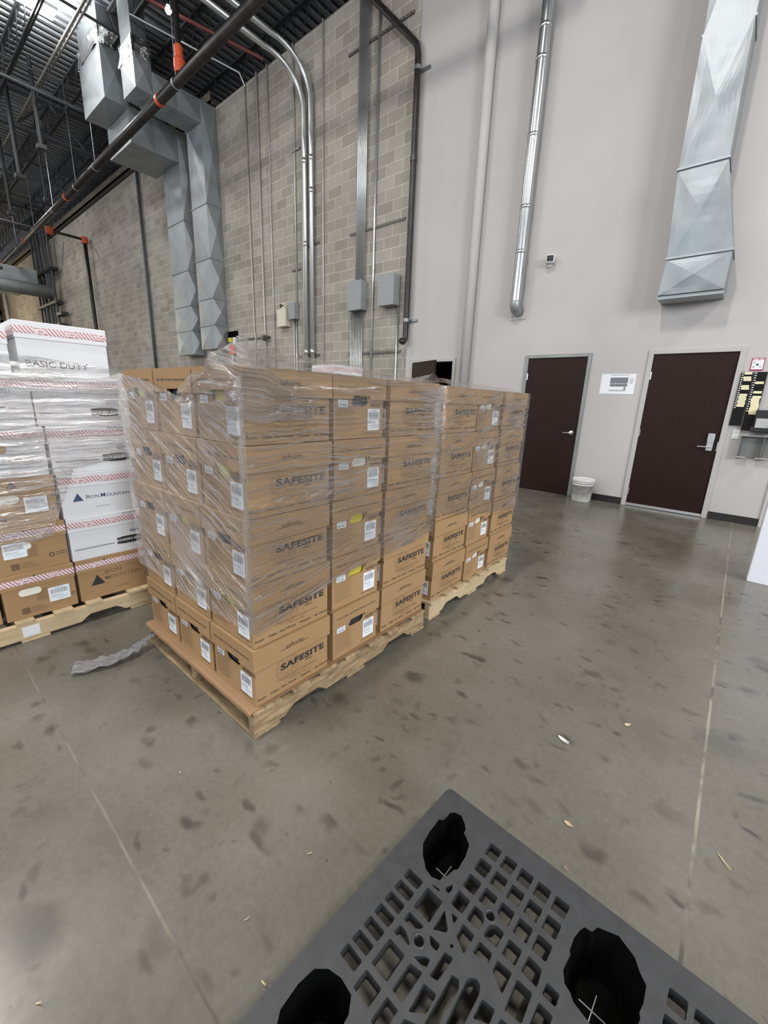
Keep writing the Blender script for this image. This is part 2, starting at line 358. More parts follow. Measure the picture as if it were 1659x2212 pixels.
# steel angle on block wall top
struct(MB().box(-42, 6.86, 8.60, -12.0, 7.25, 8.66).box(-42, 6.86, 8.60, -12.0, 6.88, 8.84), 'trim_1', M['ledge'])
# corrugated roof deck
b = MB(); p = .24; x = -44; prof = []
while x < 10:
    prof += [(x, 10.14), (x + .09, 10.14), (x + .11, 10.22), (x + .22, 10.22)]; x += p
vs = [(x, y, z) for x, z in prof for y in (-14, 14)]
b.add(vs, [(2 * i, 2 * i + 1, 2 * i + 3, 2 * i + 2) for i in range(len(prof) - 1)])
struct(b, 'ceiling', M['ceil'])
# baseboards
for k, (a, c) in enumerate(((D1[1] + .07, D2[0] - .07), (D2[1] + .07, .405), (D3[1] + .08, D1[0] - .08))):
    struct(MB().box(a, WY - .024, 0, c, WY - .011, .10), 'baseboard_back_%d' % (k + 1), M['rubber'])
struct(MB().box(.40, WY - .03, 0, .55, WY - .012, 2.6), 'trim_2', M['paint'])

def door(idx, x0, x1, frame_mat, lever='round', frame_w=.05):
    r = bpy.data.objects.new('door_%d' % idx, None); COL.objects.link(r); r.location = ((x0 + x1) / 2, WY, 0); tag(r, kind='structure')
    c = (x0 + x1) / 2; hw = (x1 - x0) / 2; H = 2.13
    f = MB().box(-hw - frame_w, -.035, 0, -hw, .10, H + frame_w).box(hw, -.035, 0, hw + frame_w, .10, H + frame_w).box(-hw, -.035, H, hw, .10, H + frame_w)
    f.obj('door_frame', frame_mat, r, bev=.004)
    lf = MB().box(-hw + .003, -.012, .012, hw - .003, .032, H - .003).obj('door_leaf', M['door'], r, bev=.002)
    hx = hw - .085; hz = 1.0
    h = MB(); h.smooth = False
    if lever == 'round':
        h.lathe([(0, 0), (.033, 0), (.035, .006), (.03, .012), (.012, .014), (.012, .045), (0, .045)], 24, 0, Matrix(((1, 0, 0, hx), (0, 0, -1, -.012), (0, 1, 0, hz), (0, 0, 0, 1))))
        h.tube([(hx, -.05, hz), (hx - .03, -.057, hz), (hx - .08, -.055, hz - .004), (hx - .12, -.05, hz - .004)], [.012, .011, .009, .008], 12)
    else:
        h.plate(rrect(-.034, -.12, .034, .10, .01), [], 0, .016, 0, Matrix(((1, 0, 0, hx), (0, 0, -1, -.012), (0, 1, 0, hz + .02), (0, 0, 0, 1))))
        h.plate(rrect(-.037, .0, .037, .105, .012), [], 0, .042, 0, Matrix(((1, 0, 0, hx), (0, 0, -1, -.012), (0, 1, 0, hz + .02), (0, 0, 0, 1))))
        h.tube([(hx, -.02, hz - .05), (hx, -.06, hz - .05), (hx - .03, -.068, hz - .05), (hx - .13, -.06, hz - .054)], [.012, .012, .011, .009], 12)
        h.box(hw - .01, -.02, hz - .10, hw + .004, -.011, hz + .02)
    h.obj('door_handle', M['chrome'], r)
    for z in (.22, 1.07, 1.85):
        q = MB().tube([(-hw - .002, -.016, z - .055), (-hw - .002, -.016, z + .055)], .008, 10).box(-hw - .012, -.018, z - .05, -hw + .014, -.0125, z + .05)
        q.obj('hinge', M['chrome'], r)
    if lever != 'round':
        MB().box(-hw + .003, -.028, .008, hw - .003, -.012, .045).obj('door_sweep', M['conduit'], r)
    return r
door(1, *D1, M['frame_grey'], 'round', .052)
door(2, *D2, M['frame_paint'], 'plate', .06)
# open storeroom door
r = bpy.data.objects.new('door_3', None); COL.objects.link(r); r.location = (D3[0], WY, 0); tag(r, kind='structure')
MB().box(-.06, -.035, 0, 0, .12, 2.19).box(.9, -.035, 0, .96, .12, 2.19).box(0, -.035, 2.13, .9, .12, 2.19).obj('door_frame', M['frame_paint'], r, bev=.004)
lf = MB().box(0, -.022, .012, .893, .022, 2.12).obj('door_leaf', M['door'], r, bev=.002); lf.rotation_euler = (0, 0, -math.radians(27)); lf.location = (0, -.03, 0)
hd = MB().tube([(.81, -.02, 1.0), (.81, -.07, 1.0), (.70, -.07, 1.0)], .01, 10).obj('door_handle', M['chrome'], lf)
MB().box(.86, .02, 2.02, .885, .035, 2.06).obj('latch', M['chrome'], r)

# ------------------------------------------------------------ roof steel
def joist(y, x0, x1, z0, z1, step, name='roof_joist', label='', mat='truss', axis='x', web=.014, ch=.028):
    b = MB(); L = x1 - x0; n = int(L / step)
    P = (lambda a, c, z: (a, c, z)) if axis == 'x' else (lambda a, c, z: (c, a, z))
    for z in (z0, z1):
        for s in (-1, 1):
            q0, q1 = P(x0, y + s * ch - ch * .7, z - ch * .8), P(x1, y + s * ch + ch * .7, z + ch * .8)
            b.box(min(q0[0], q1[0]), min(q0[1], q1[1]), q0[2], max(q0[0], q1[0]), max(q0[1], q1[1]), q1[2])
    pts = [P(x0 + i * step, y, z0 if i % 2 else z1) for i in range(n + 1)]
    for i in range(n): b.tube([pts[i], pts[i + 1]], web, 5, cap=False)
    return tag(b.obj(name, M[mat]), label, 'joist', 'open web joists under the roof deck')
ords = ['first', 'second', 'third', 'fourth', 'fifth', 'sixth', 'seventh']
for i, y in enumerate((6.5, 5.2, 3.78, 2.36, .94, -.5, -2.0)):
    joist(y, -42, -3, 9.42, 10.1, .42, label='dark open web roof joist, %s one out from the block wall' % ords[i])
for i, y in enumerate((7.9, 9.4, 10.9)):
    joist(y, -42, -3, 9.42, 10.1, .42, label='dark open web roof joist beyond the block wall, %s from it' % ords[i])
for i, X in enumerate((-18.6, -29.5)):
    o = joist(X, -12, 7.1, 9.05, 10.02, .95, name='roof_girder', label='deep dark roof girder running out from the wall, %s' % ('nearer of two' if i == 0 else 'farther of two'), mat='truss2', axis='y', web=.04, ch=.055)
    o['category'] = 'girder'; o['group'] = 'roof girders'
for i, X in enumerate((-8.2, -10.4, -12.9, -16, -22, -26)):
    b = MB().box(X - .02, -6, 9.40, X + .02, 7.2, 9.44)
    tag(b.obj('bridging_bar', M['truss2']), 'dark steel bridging bar under the roof joists, %s from the right' % ords[i], 'bar', 'bridging bars tying the joists')

# ------------------------------------------------------------ duct builder
def panel(b, a, c, d, e, h=.012):
    a, c, d, e = map(Vector, (a, c, d, e)); n = (c - a).cross(e - a).normalized(); m_ = (a + c + d + e) / 4 + n * h
    b.add([a, c, d, e, m_], [(0, 1, 4), (1, 2, 4), (2, 3, 4), (3, 0, 4)])
def ductbox(b, x0, x1, y0, y1, z0, z1, h=.02, faces='fbrlud'):
    if 'f' in faces: panel(b, (x0, y0, z0), (x1, y0, z0), (x1, y0, z1), (x0, y0, z1), h)
    if 'r' in faces: panel(b, (x1, y0, z0), (x1, y1, z0), (x1, y1, z1), (x1, y0, z1), h)
    if 'l' in faces: panel(b, (x0, y1, z0), (x0, y0, z0), (x0, y0, z1), (x0, y1, z1), h)
    if 'b' in faces: panel(b, (x1, y1, z0), (x0, y1, z0), (x0, y1, z1), (x1, y1, z1), 0)
    if 'u' in faces: panel(b, (x0, y0, z1), (x1, y0, z1), (x1, y1, z1), (x0, y1, z1), h)
    if 'd' in faces: panel(b, (x0, y1, z0), (x1, y1, z0), (x1, y0, z0), (x0, y0, z0), h)
def flange(b, x0, x1, y0, y1, z, t=.02):
    b.box(x0 - t, y0 - t, z - .012, x1 + t, y1, z + .012)
def foilband(x0, x1, y0, y1, z0, z1, parent):
    b = MB(); n = 14; k = 5; per = []
    for a, c in (((x0, y0), (x1, y0)), ((x1, y0), (x1, y1)), ((x1, y1), (x0, y1)), ((x0, y1), (x0, y0))):
        for i in range(n): per.append((a[0] + (c[0] - a[0]) * i / n, a[1] + (c[1] - a[1]) * i / n))
    cx, cy = (x0 + x1) / 2, (y0 + y1) / 2; vs = []
    for j in range(k + 1):
        for (px, py) in per:
            q = Vector((px, py, z0 + (z1 - z0) * j / k)); d = noise.noise(q * 6) * .07 + .02
            vs.append((px + (px - cx) * d * 2, py + (py - cy) * d * 3, q.z + noise.noise(q * 5 + Vector((3, 1, 2))) * .05))
    m_ = len(per); b.add(vs, [(j * m_ + i, j * m_ + (i + 1) % m_, (j + 1) * m_ + (i + 1) % m_, (j + 1) * m_ + i) for j in range(k) for i in range(m_)])
    return b.obj('foil_connector', M['foil'], parent)

def wall_duct(x0, x1, y0, zb, zj, leg, label):
    (ly0, ly1, lz0, lz1, lx0), (ry0, ry1, rz0), fz = leg
    t = thing('air_duct', label, 'duct', (x1, WY, zb), group='rectangular ducts on the block wall')
    T = Matrix.Translation((-x1, -WY, -zb))
    def put(b, n, m_='galv_old'):
        b.v = [tuple(T @ Vector(v)) for v in b.v]; return b.obj(n, M[m_], t)
    b = MB(); zz = [zb] + zj + [lz1]
    for a, c in zip(zz, zz[1:]): ductbox(b, x0, x1, y0, WY - .005, a, c, .06, 'frl')
    ductbox(b, x0, x1, y0, WY - .005, zb, lz1, 0, 'du'); put(b, 'vertical_duct')
    for z in zj: put(MB().box(x0 - .02, y0 - .02, z - .012, x1 + .02, WY - .006, z + .012), 'joint_flange')
    b = MB(); mid = (ly0 + ly1) / 2
    ductbox(b, lx0, x1 - .002, ly0, mid, lz0, lz1, .03, 'frlud'); ductbox(b, lx0, x1 - .002, mid, ly1, lz0, lz1, .03, 'rlud'); put(b, 'horizontal_duct')
    b = MB(); ductbox(b, lx0 - .002, x1, ry0, ry1, rz0, fz, .05, 'frlbd'); put(b, 'riser_duct')
    b = MB(); ductbox(b, lx0 + .05, x1 - .05, ry0 + .03, ry1 - .03, fz + .22, 10.3, .02, 'frlb'); put(b, 'upper_duct', 'galv_dark')
    o = foilband(lx0, x1, ry0, ry1, fz - .05, fz + .3, t); o.location = (-x1, -WY, -zb)
    return t
wall_duct(-14.45, -13.42, 6.62, 2.56, [3.25, 3.95, 4.9, 6.2], ((5.40, 6.62, 7.58, 8.36, -14.9), (4.89, 5.44, 8.30), 9.42), 'big galvanised steel duct bending down the block wall, left of the pair')
wall_duct(-12.85, -12.04, 6.60, 2.66, [3.3, 4.0, 5.0, 6.3], ((5.42, 6.60, 8.06, 8.56, -12.75), (5.065, 5.45, 8.09), 8.75), 'galvanised steel duct bending down the block wall, right of the pair')

# duct on the plaster wall
t = thing('air_duct', 'large shiny dented galvanised duct coming down the grey wall above the right door', 'duct', (-.85, WY, 2.75))
def dsec(x0, x1, X0, X1, z0, z1, yb, yt, mm='galv'):
    b = MB(); W_ = WY - .013; vs = [(x0, yb, z0), (x1, yb, z0), (X1, yt, z1), (X0, yt, z1)]
    wv = [(x0, W_, z0), (x1, W_, z0), (X1, W_, z1), (X0, W_, z1)]
    n = 12; g = []
    for j in range(n + 1):
        for i in range(n + 1):
            u, v = i / n, j / n; a = Vector(vs[0]).lerp(Vector(vs[1]), u); c = Vector(vs[3]).lerp(Vector(vs[2]), u); q = a.lerp(c, v)
            cr = min(min(u, 1 - u), min(v, 1 - v)) * 2
            q.y -= cr * .028 + noise.noise(Vector((q.x * 5, q.z * 4, 3))) * .012 * min(1, cr * 4); g.append(q)
    for j in range(n):
        for i in range(n):
            a_, b_, c_, d_ = j * (n + 1) + i, j * (n + 1) + i + 1, (j + 1) * (n + 1) + i + 1, (j + 1) * (n + 1) + i
            tr_ = [(a_, b_, c_), (a_, c_, d_)] if (i < n // 2) == (j < n // 2) else [(a_, b_, d_), (b_, c_, d_)]
            for f_ in tr_: b.f.append(f_); b.mi.append(0)
    b.v += [tuple(q_) for q_ in g]
    panel(b, vs[1], wv[1], wv[2], vs[2], .01); panel(b, wv[0], vs[0], vs[3], wv[3], .01)
    b.v = [(x + .85, y - WY, z - 2.75) for x, y, z in b.v]
    o = b.obj('duct_section', M[mm], t); return o
Y1 = 6.62
dsec(-1.135, -.472, -1.11, -.472, 2.79, 3.19, Y1, Y1, 'galv_low')
dsec(-1.11, -.472, -1.165, -.69, 3.21, 4.14, Y1, Y1, 'galv_low')
dsec(-1.165, -.69, -1.165, -.72, 4.16, 5.39, Y1 + .02, Y1 - .04)
dsec(-1.165, -.72, -1.21, -.74, 5.41, 7.2, Y1, Y1)
dsec(-1.21, -.74, -1.21, -.74, 7.22, 10.1, Y1, Y1)
for z, a, c in ((3.2, -1.11, -.472), (4.15, -1.165, -.69), (5.4, -1.165, -.72), (7.21, -1.21, -.74)):
    MB().box(a + .85 - .012, Y1 - WY - .018, z - 2.75 - .012, c + .85 + .012, -.014, z - 2.75 + .012).obj('joint_flange', M['galv'], t)
MB().box(-1.135 + .85, Y1 - WY + .03, .0, -.472 + .85, -.014, .04).obj('end_cap', M['galv_old'], t)

# spiral duct
t = thing('spiral_duct', 'slim round shiny spiral duct running down the grey wall', 'duct', (-3.13, WY - .17, 2.9))
b = MB(); b.smooth = True; n = 28; r0 = .083; pr = [(r0, .05), (r0 + .0008, 2.0), (r0, 4.0), (r0, 7.2)]
b.lathe(pr, n); b.obj('duct_pipe', M['spiral'], t)
for z in (.75, 1.35, 2.25, 3.15, 3.5): q = MB(); q.smooth = True; q.lathe([(r0, z), (r0 + .008, z + .005), (r0 + .008, z + .045), (r0, z + .05)], n).obj('coupling_ring', M['spiral'], t)
b = MB(); b.smooth = True; b.tube([(0, 0, .08)] + [(0, .09 - .09 * math.cos(a), .06 - .09 * math.sin(a)) for a in [i * PI / 2 / 6 for i in range(7)]] + [(0, .155, -.03)], .09, 24)
b.obj('elbow', M['galv'], t)
MB().box(-.14, .145, -.16, .14, .158, .12).obj('wall_plate', M['paint'], t)

# painted pipe, drain pipe
b = MB(); b.smooth = True; b.tube([(-4.0, WY - .10, 0.0), (-4.0, WY - .10, 10.1)], .082, 24)
tag(b.obj('painted_pipe', M['paint']), 'tall pipe painted the wall grey, left of the spiral duct', 'pipe')
t = thing('drain_pipe', 'black drain pipe with slanted top down the edge of the block wall', 'pipe', (-5.36, WY, 2.5))
b = MB(); b.smooth = True; X0 = -5.36
pts = [(-7.4, -.12, 9.3), (-6.9, -.12, 8.7), (-5.50, -.12, 7.28), (-5.40, -.12, 7.17), (-5.365, -.12, 7.05), (-5.36, -.12, 6.9), (-5.36, -.12, 2.62), (-5.36, -.13, 2.55), (-5.36, -.19, 2.50), (-5.36, -.26, 2.52)]
b.tube([(x - X0, y, z - 2.5) for x, y, z in pts], .055, 16); b.obj('pipe_run', M['pipe_black'], t)
for z in (6.83, 2.90):
    q = MB().tube([(0, -.12, z - 2.53), (0, -.12, z - 2.47)], .063, 16).box(-.02, -.05, z - 2.52, .20, -.012, z - 2.48); q.obj('pipe_clamp', M['galv'], t)
q = MB(); q.tube([(0, -.12, 3.0), (0, -.12, 3.08)], .062, 16); q.obj('coupling', M['pipe_black'], t)

# ------------------------------------------------------------ conduits on block wall
def conduit(x, r, z0, z1, label, mat='conduit_thin', group=None, off=None, bend=None):
    b = MB(); b.smooth = True; y = WY - (off if off else r + .012)
    pts = [(x, y, z0)]
    if bend: pts += [(x, y, bend - .12), (x + .06, y, bend), (x + .0, y, bend + .14)]
    pts += [(x, y, z1)]
    b.tube(pts, r, 10); return tag(b.obj('conduit', M[mat]), label, 'conduit', group)
conduit(-10.64, .018, .3, 8.5, 'thin conduit up the block wall, first one right of the ducts', bend=2.9)
conduit(-10.15, .022, .3, 8.6, 'thin conduit up the block wall, second one right of the ducts', bend=2.9)
conduit(-9.745, .016, .3, 8.6, 'thin conduit up the block wall, third one right of the ducts')
conduit(-8.80, .018, 3.55, 8.6, 'thin conduit entering the top of the small grey box')
conduit(-8.92, .02, .3, 3.25, 'conduit leaving the bottom of the small grey box, left of two')
conduit(-8.83, .02, .3, 3.25, 'conduit leaving the bottom of the small grey box, right of two', 'conduit')
conduit(-7.85, .016, .3, 8.6, 'thin lone conduit right of the two thick conduits')
conduit(-6.33, .022, .2, 8.6, 'lone conduit between the two grey junction boxes', 'conduit')
conduit(-5.645, .02, .2, 3.25, 'conduit below the right grey junction box', 'conduit')
conduit(-8.52, .022, .3, 8.2, 'slim conduit hugging the left thick conduit')
pos7 = ['leftmost', 'second from left', 'third from left', 'middle', 'third from right', 'second from right', 'rightmost']
for i in range(7): conduit(-6.79 + i * .037, .0125, 3.7, 8.7, 'thin steel conduit above the left junction box, %s of seven' % pos7[i], 'conduit', 'bundle of seven conduits', off=.06)
pos8 = ['leftmost', 'second from left', 'third from left', 'fourth from left', 'fourth from right', 'third from right', 'second from right', 'rightmost']
for i in range(8): conduit(-6.93 + i * .047, .0135, .2, 3.25, 'thin steel conduit below the left junction box, %s of eight' % pos8[i], 'conduit', 'bundle of eight conduits', off=.05)
for i, (x, dx) in enumerate(((-8.38, -.1), (-8.16, .12))):
    b = MB(); b.smooth = True; y = WY - .09; zt = 7.35 + .12 * i
    pts = [(x, y, .2), (x, y, zt)] + [(x - .04 * j, y - .75 * (1 - math.cos(j * PI / 2 / 8)), zt + .75 * math.sin(j * PI / 2 / 8)) for j in range(1, 9)]
    pts += [(x - .5, y - 3.2, zt + .9)]
    b.tube(pts, .052, 16)
    for z in (2.4, 6.3, 4.7 + i): b.tube([(x, y, z), (x, y, z + .10)], .058, 16)
    tag(b.obj('thick_conduit', M['conduit']), '%s of two thick steel conduits bending out at the wall top' % ('left' if i == 0 else 'right'), 'conduit', 'thick conduits')
# strut channels
def strut(x0, x1, z, label):
    b = MB().box(x0, WY - .035, z - .02, x1, WY - .001, z + .02)
    for x in [x0 + .05 + .08 * i for i in range(int((x1 - x0) / .08))]: b.box(x, WY - .036, z - .007, x + .03, WY - .0345, z + .007, 1)
    tag(b.obj('strut_channel', [M['strut'], M['black']]), label, 'bracket', 'strut channels on the block wall')
strut(-7.03, -5.57, 4.70, 'long slotted strut channel across the conduits above the junction boxes')
strut(-7.12, -5.56, 7.73, 'topmost long slotted strut channel high on the block wall')
strut(-7.02, -5.55, 2.36, 'long slotted strut channel just above the wrapped boxes')
strut(-8.97, -8.66, 4.31, 'short strut clip on thin conduit above the small grey box')
strut(-8.89, -8.62, 6.70, 'short strut clip high on the thin conduit')
strut(-8.98, -8.66, 2.36, 'short strut clip below the small grey box')
strut(-8.5, -8.0, 2.38, 'short strut behind the thick conduits near their foot')
strut(-8.5, -8.0, 4.75, 'short strut behind the thick conduits at mid height')
strut(-12.3, -9.95, 2.90, 'long rusty pipe rail low on the block wall beside the ducts')
# junction boxes
def jbox(x0, x1, z0, z1, d, label, mat='greybox'):
    t = thing('junction_box', label, 'electrical box', ((x0 + x1) / 2, WY - .02, z0), group='electrical boxes on the block wall')
    w_ = (x1 - x0) / 2; h = z1 - z0
    MB().box(-w_, -d, 0, w_, 0, h).obj('box_body', M[mat], t, bev=.005)
    MB().box(-w_ - .005, -d - .012, -.005, w_ + .005, -d, h + .005).obj('box_cover', M[mat], t, bev=.004)
    for sx in (-1, 1):
        for zz in (.04, h - .04): MB().tube([(sx * (w_ - .03), -d - .012, zz), (sx * (w_ - .03), -d - .016, zz)], .006, 8).obj('screw', M['strut'], t)
    return t
jbox(-6.90, -6.50, 3.20, 3.75, .18, 'grey junction box with conduits above and below, left of the two large')
jbox(-6.02, -5.62, 3.20, 3.75, .20, 'grey junction box near the black drain pipe, right of the two large')
jbox(-8.99, -8.75, 3.22, 3.58, .12, 'small dark grey electrical box beside the thick conduits')
t = thing('alarm_panel', 'cream coloured enclosure with side knockouts left of the small grey box', 'electrical box', (-9.27, WY, 3.08))
MB().box(-.17, -.16, 0, .17, -.002, .40).obj('enclosure', M['cream'], t, bev=.004)
MB().box(-.27, -.08, .22, -.17, -.002, .32).box(-.25, -.07, .05, -.17, -.002, .14).obj('side_fitting', M['whiteplastic'], t)
MB().box(-.12, -.10, .42, .05, -.002, .55).box(-.09, -.12, .44, -.05, -.1, .53, 1).box(-.02, -.12, .47, .03, -.1, .50, 1).obj('sensor_head', [M['cream'], M['black']], t)
t = thing('water_meter', 'small black and grey fitting on the pipe rail low on the wall', 'fitting', (-10.05, WY - .04, 2.86))
MB().box(-.12, -.12, -.05, .02, 0, .08).obj('fitting_body', M['strut'], t, bev=.01)
MB().tube([(.04, -.10, .0), (.12, -.13, .0)], .06, 12).obj('dial', M['black'], t)
t = thing('valve_station', 'orange and yellow valve tags beside a black opening right of the ducts', 'valve', (-11.75, WY, 2.3))
MB().box(-.30, -.02, .66, .24, -.002, .86).obj('black_opening', M['pitch'], t)
MB().box(-.12, -.10, .22, .08, -.02, .50).obj('orange_tag', M['orange'], t, bev=.01)
MB().box(-.16, -.10, .56, .0, -.02, .68).obj('yellow_tag', M['yellow'], t, bev=.01)
MB().tube([(.12, -.05, .5), (.12, -.05, .68)], .05, 10).obj('white_cap', M['whiteplastic'], t)
MB().tube([(-.02, -.06, -2.2), (-.02, -.06, .24)], .03, 10).obj('riser_pipe', M['conduit_thin'], t)
MB().box(-.3, -.25, -.55, .3, -.05, -.12).tube([(.2, -.2, -.35), (.2, -.45, -.35)], .14, 14).obj('red_valve', M['red'], t, bev=.02)

# vertical pipe far left, sprinkler branch, pipe rack
b = MB(); b.smooth = True; b.tube([(-17.05, WY - .09, 0), (-17.05, WY - .09, 8.55)], .05, 12)
tag(b.obj('downpipe', M['truss2']), 'dark vertical pipe on the block wall left of the ducts', 'pipe')
t = thing('sprinkler_drop', 'dark red sprinkler pipe with orange elbow dropping down the far wall', 'pipe', (-22.6, WY - .2, 0))
b = MB(); b.smooth = True; b.tube([(0, 0, .2), (0, 0, 7.42)], .075, 12); b.obj('vertical_pipe', M['pipe_black'], t)
b = MB(); b.smooth = True; b.tube([(0, -.05, 7.45), (0, -1.29, 7.45)], .05, 12); b.obj('branch_pipe', M['pipe_black'], t)
for y, z in ((0, 7.42), (-1.18, 7.45)): q = MB(); q.lathe([(0, -.12), (.13, -.12), (.13, .12), (0, .12)], 12, 0, Matrix.Translation((0, y, z))); q.obj('orange_coupling', M['orange'], t)
mp0, mp1 = Vector((-44, 5.58, 7.44)), Vector((-2.5, 4.93, 7.44))
t = thing('sprinkler_main', 'long black steel sprinkler main crossing in front of the ducts', 'pipe', tuple(mp0))
b = MB(); b.smooth = True; b.tube([(0, 0, 0), tuple(mp1 - mp0)], .096, 20); b.obj('main_pipe', M['pipe_black'], t)
for x in (-10.9, -18.3, -24.9, -30):
    p_ = mp0.lerp(mp1, (x + 44) / 41.5) - mp0; d_ = (mp1 - mp0).normalized() * .045
    MB().tube([tuple(p_ - d_), tuple(p_ + d_)], .112, 18).obj('coupling', M['orange'], t)
for x in (-10.1, -15.3, -17.2, -20, -23, -26.5):
    p_ = mp0.lerp(mp1, (x + 44) / 41.5) - mp0; q = MB(); q.tube([(p_.x, p_.y, p_.z + .09), (p_.x, p_.y, 2.7)], .009, 6)
    d_ = (mp1 - mp0).normalized() * .015; q.tube([tuple(p_ - d_), tuple(p_ + d_)], .102, 16); q.obj('hanger_rod', M['conduit'], t)
p_ = mp0.lerp(mp1, (-9.9 + 44) / 41.5) - mp0
q = MB(); q.lathe([(0, 0), (.09, 0), (.11, .05), (.11, .2), (.08, .24), (.08, .42), (.06, .45), (0, .45)], 14, 0, Matrix.Translation((p_.x, p_.y, p_.z + .09))); q.obj('orange_outlet', M['orange'], t)
MB().tube([(p_.x, p_.y, p_.z + .5), (p_.x, p_.y, 2.7)], .06, 10).obj('outlet_riser', M['pipe_black'], t)
t = thing('pipe_rack', 'ladder-like rack of dark pipes with cross bars climbing the far wall', 'pipes', (-29, 6.4, 0))
for i, x in enumerate((-1.5, -.9, -.3, .5, .95, 1.5)): MB().tube([(x, .3, 3), (x, .3, 9.6)], (.05, .05, .08, .08, .05, .06)[i], 10).obj('pipe', M['truss2'], t)
for z in (7.0, 5.5, 4.45): MB().box(-1.9, .2, z, 1.9, .5, z + .12).obj('cross_bar', M['truss'], t)
MB().box(1.5, .2, 4.9, 2.4, .5, 5.05).obj('cross_bar', M['truss'], t)
b = MB()
t = thing('far_duct', 'galvanised duct seen far away at the left edge above pallets', 'duct', (-30, 5.0, 6.5))
b = MB(); ductbox(b, -3, 1.5, -3.5, 1.3, -.1, .55, .05); b.obj('duct_body', M['galv_old'], t)
b = MB(); b.smooth = True; b.tube([(2.3, -3, -.5), (2.3, 1.6, -.5)], .3, 14); b.obj('round_duct', M['galv_old'], t)
# hangers and service drops
for i, (x, y, z0, r) in enumerate([(-16.4, 4.2, 7.9, .05), (-18.2, 4.0, 7.6, .06), (-21, 4.2, 7.3, .05), (-19.5, 4.9, 7.6, .03), (-23.5, 3.6, 7.0, .07), (-25, 4.4, 6.9, .04), (-27.5, 4.7, 6.7, .06)]):
    b = MB().tube([(x, y, z0), (x, y, 9.9)], r, 10).box(x - r * 2, y - r * 2, z0 - .1, x + r * 2, y + r * 2, z0)
    tag(b.obj('service_drop', M['truss']), 'dark pipe dropping from the roof beyond the sprinkler main, %s from the right' % ords[i], 'pipe', 'dark service drops under the roof')
for i, (x, y0, y1, z) in enumerate([(-15.9, -2, 6.2, 8.95), (-21.5, -2, 6.2, 8.7), (-26.0, -2, 6.4, 8.3)]):
    b = MB().tube([(x, y0, z), (x, y1, z)], .045, 10)
    tag(b.obj('branch_line', M['truss2']), 'dark sprinkler branch line under the joists, %s from the right' % ords[i], 'pipe', 'sprinkler branch lines')
b = MB().tube([(-24, 4.25, 9.2), (-9, 4.25, 9.2)], .03, 10).tube([(-24, 4.33, 9.2), (-9, 4.33, 9.2)], .02, 10)
tag(b.obj('ceiling_conduit', M['strut']), 'paired grey conduit run crossing under the roof beside the lamp', 'conduit')
b = MB().tube([(-11.9, 5.0, 9.3), (-10.7, 6.9, 8.75), (-10.62, 7.0, 8.5)], .02, 8)
tag(b.obj('bright_conduit', M['conduit']), 'bright thin conduit coming from the roof to the wall top', 'conduit')
b = MB().tube([(-11.4, 4.6, 9.35), (-9.85, 6.98, 8.72)], .035, 8)
tag(b.obj('red_pipe', M['red']), 'dull red pipe slanting to the top of the block wall', 'pipe')
t = thing('ceiling_bulb', 'small round white bulb above the sprinkler main', 'lamp', (-10.7, 5.3, 9.0))
b = MB(); b.smooth = True; b.lathe([(0, -.06), (.04, -.05), (.06, -.02), (.06, .01), (.04, .05), (.03, .08)], 16); b.obj('bulb', M['lamp'], t)
MB().tube([(0, 0, .08), (0, 0, .45)], .035, 10).obj('socket', M['black'], t)

# high bay lamps
for i, (x, y) in enumerate(BAYS):
    t = thing('high_bay_lamp', ['glowing white high bay lamp under the roof at the top left corner', 'high bay lamp farther along the roof beyond the girder', 'added high bay lamp lighting the roof deck, left of the camera', 'high bay lamp behind the left pallet', 'high bay lamp straight above the black pallet', 'high bay lamp over the floor at far right', 'high bay lamp deepest along the warehouse floor', 'added high bay lamp beyond the white partition, for streaks on the wrap', 'added high bay lamp lighting the deck behind the block wall'][i], 'lamp', (x, y, 9.55), group='high bay lamps')
    MB().box(-.2, -.65, 0, .2, .65, .06).obj('lamp_housing', M['whiteplastic'], t, bev=.01)
    MB().box(-.18, -.63, -.03, .18, .63, 0).obj('lamp_diffuser', M['lamp'], t)
    for yy in (-.5, .5): MB().tube([(0, yy, .05), (0, yy, .62)], .006, 6).obj('hanger', M['truss2'], t)
    l = area('high_bay_light', (x, y, 9.5), (x, y, 0), .36, 1.26, BAYW[i], (1, .97, .92)); l.parent = t; l.location = (0, 0, -.06)
    if i < 3:
        l = area('high_bay_uplight', (x, y, 9.63), (x, y, 11), .36, 1.26, (560, 90, 750)[i], (.95, .97, 1)); l.parent = t; l.location = (0, 0, .09)

# far racking
t = thing('storage_rack', 'tall dark storage rack with daylight showing through, at the far left', 'rack', (-40.6, 3.5, 0))
for y in (-3.2, -1.6, 0, 1.6, 3.0):
    MB().box(-.5, y - .07, 0, .5, y + .07, 7.5).obj('upright', M['truss'], t)
for z in [.5 + .62 * i for i in range(11)]:
    MB().box(-.5, -3.3, z, .5, 3.1, z + .30).obj('loaded_shelf', M['ledge'], t)
b = MB().box(-41.99, -3, .3, -41.95, 6.3, 7.4); struct(b, 'window_1', M['daylight'])

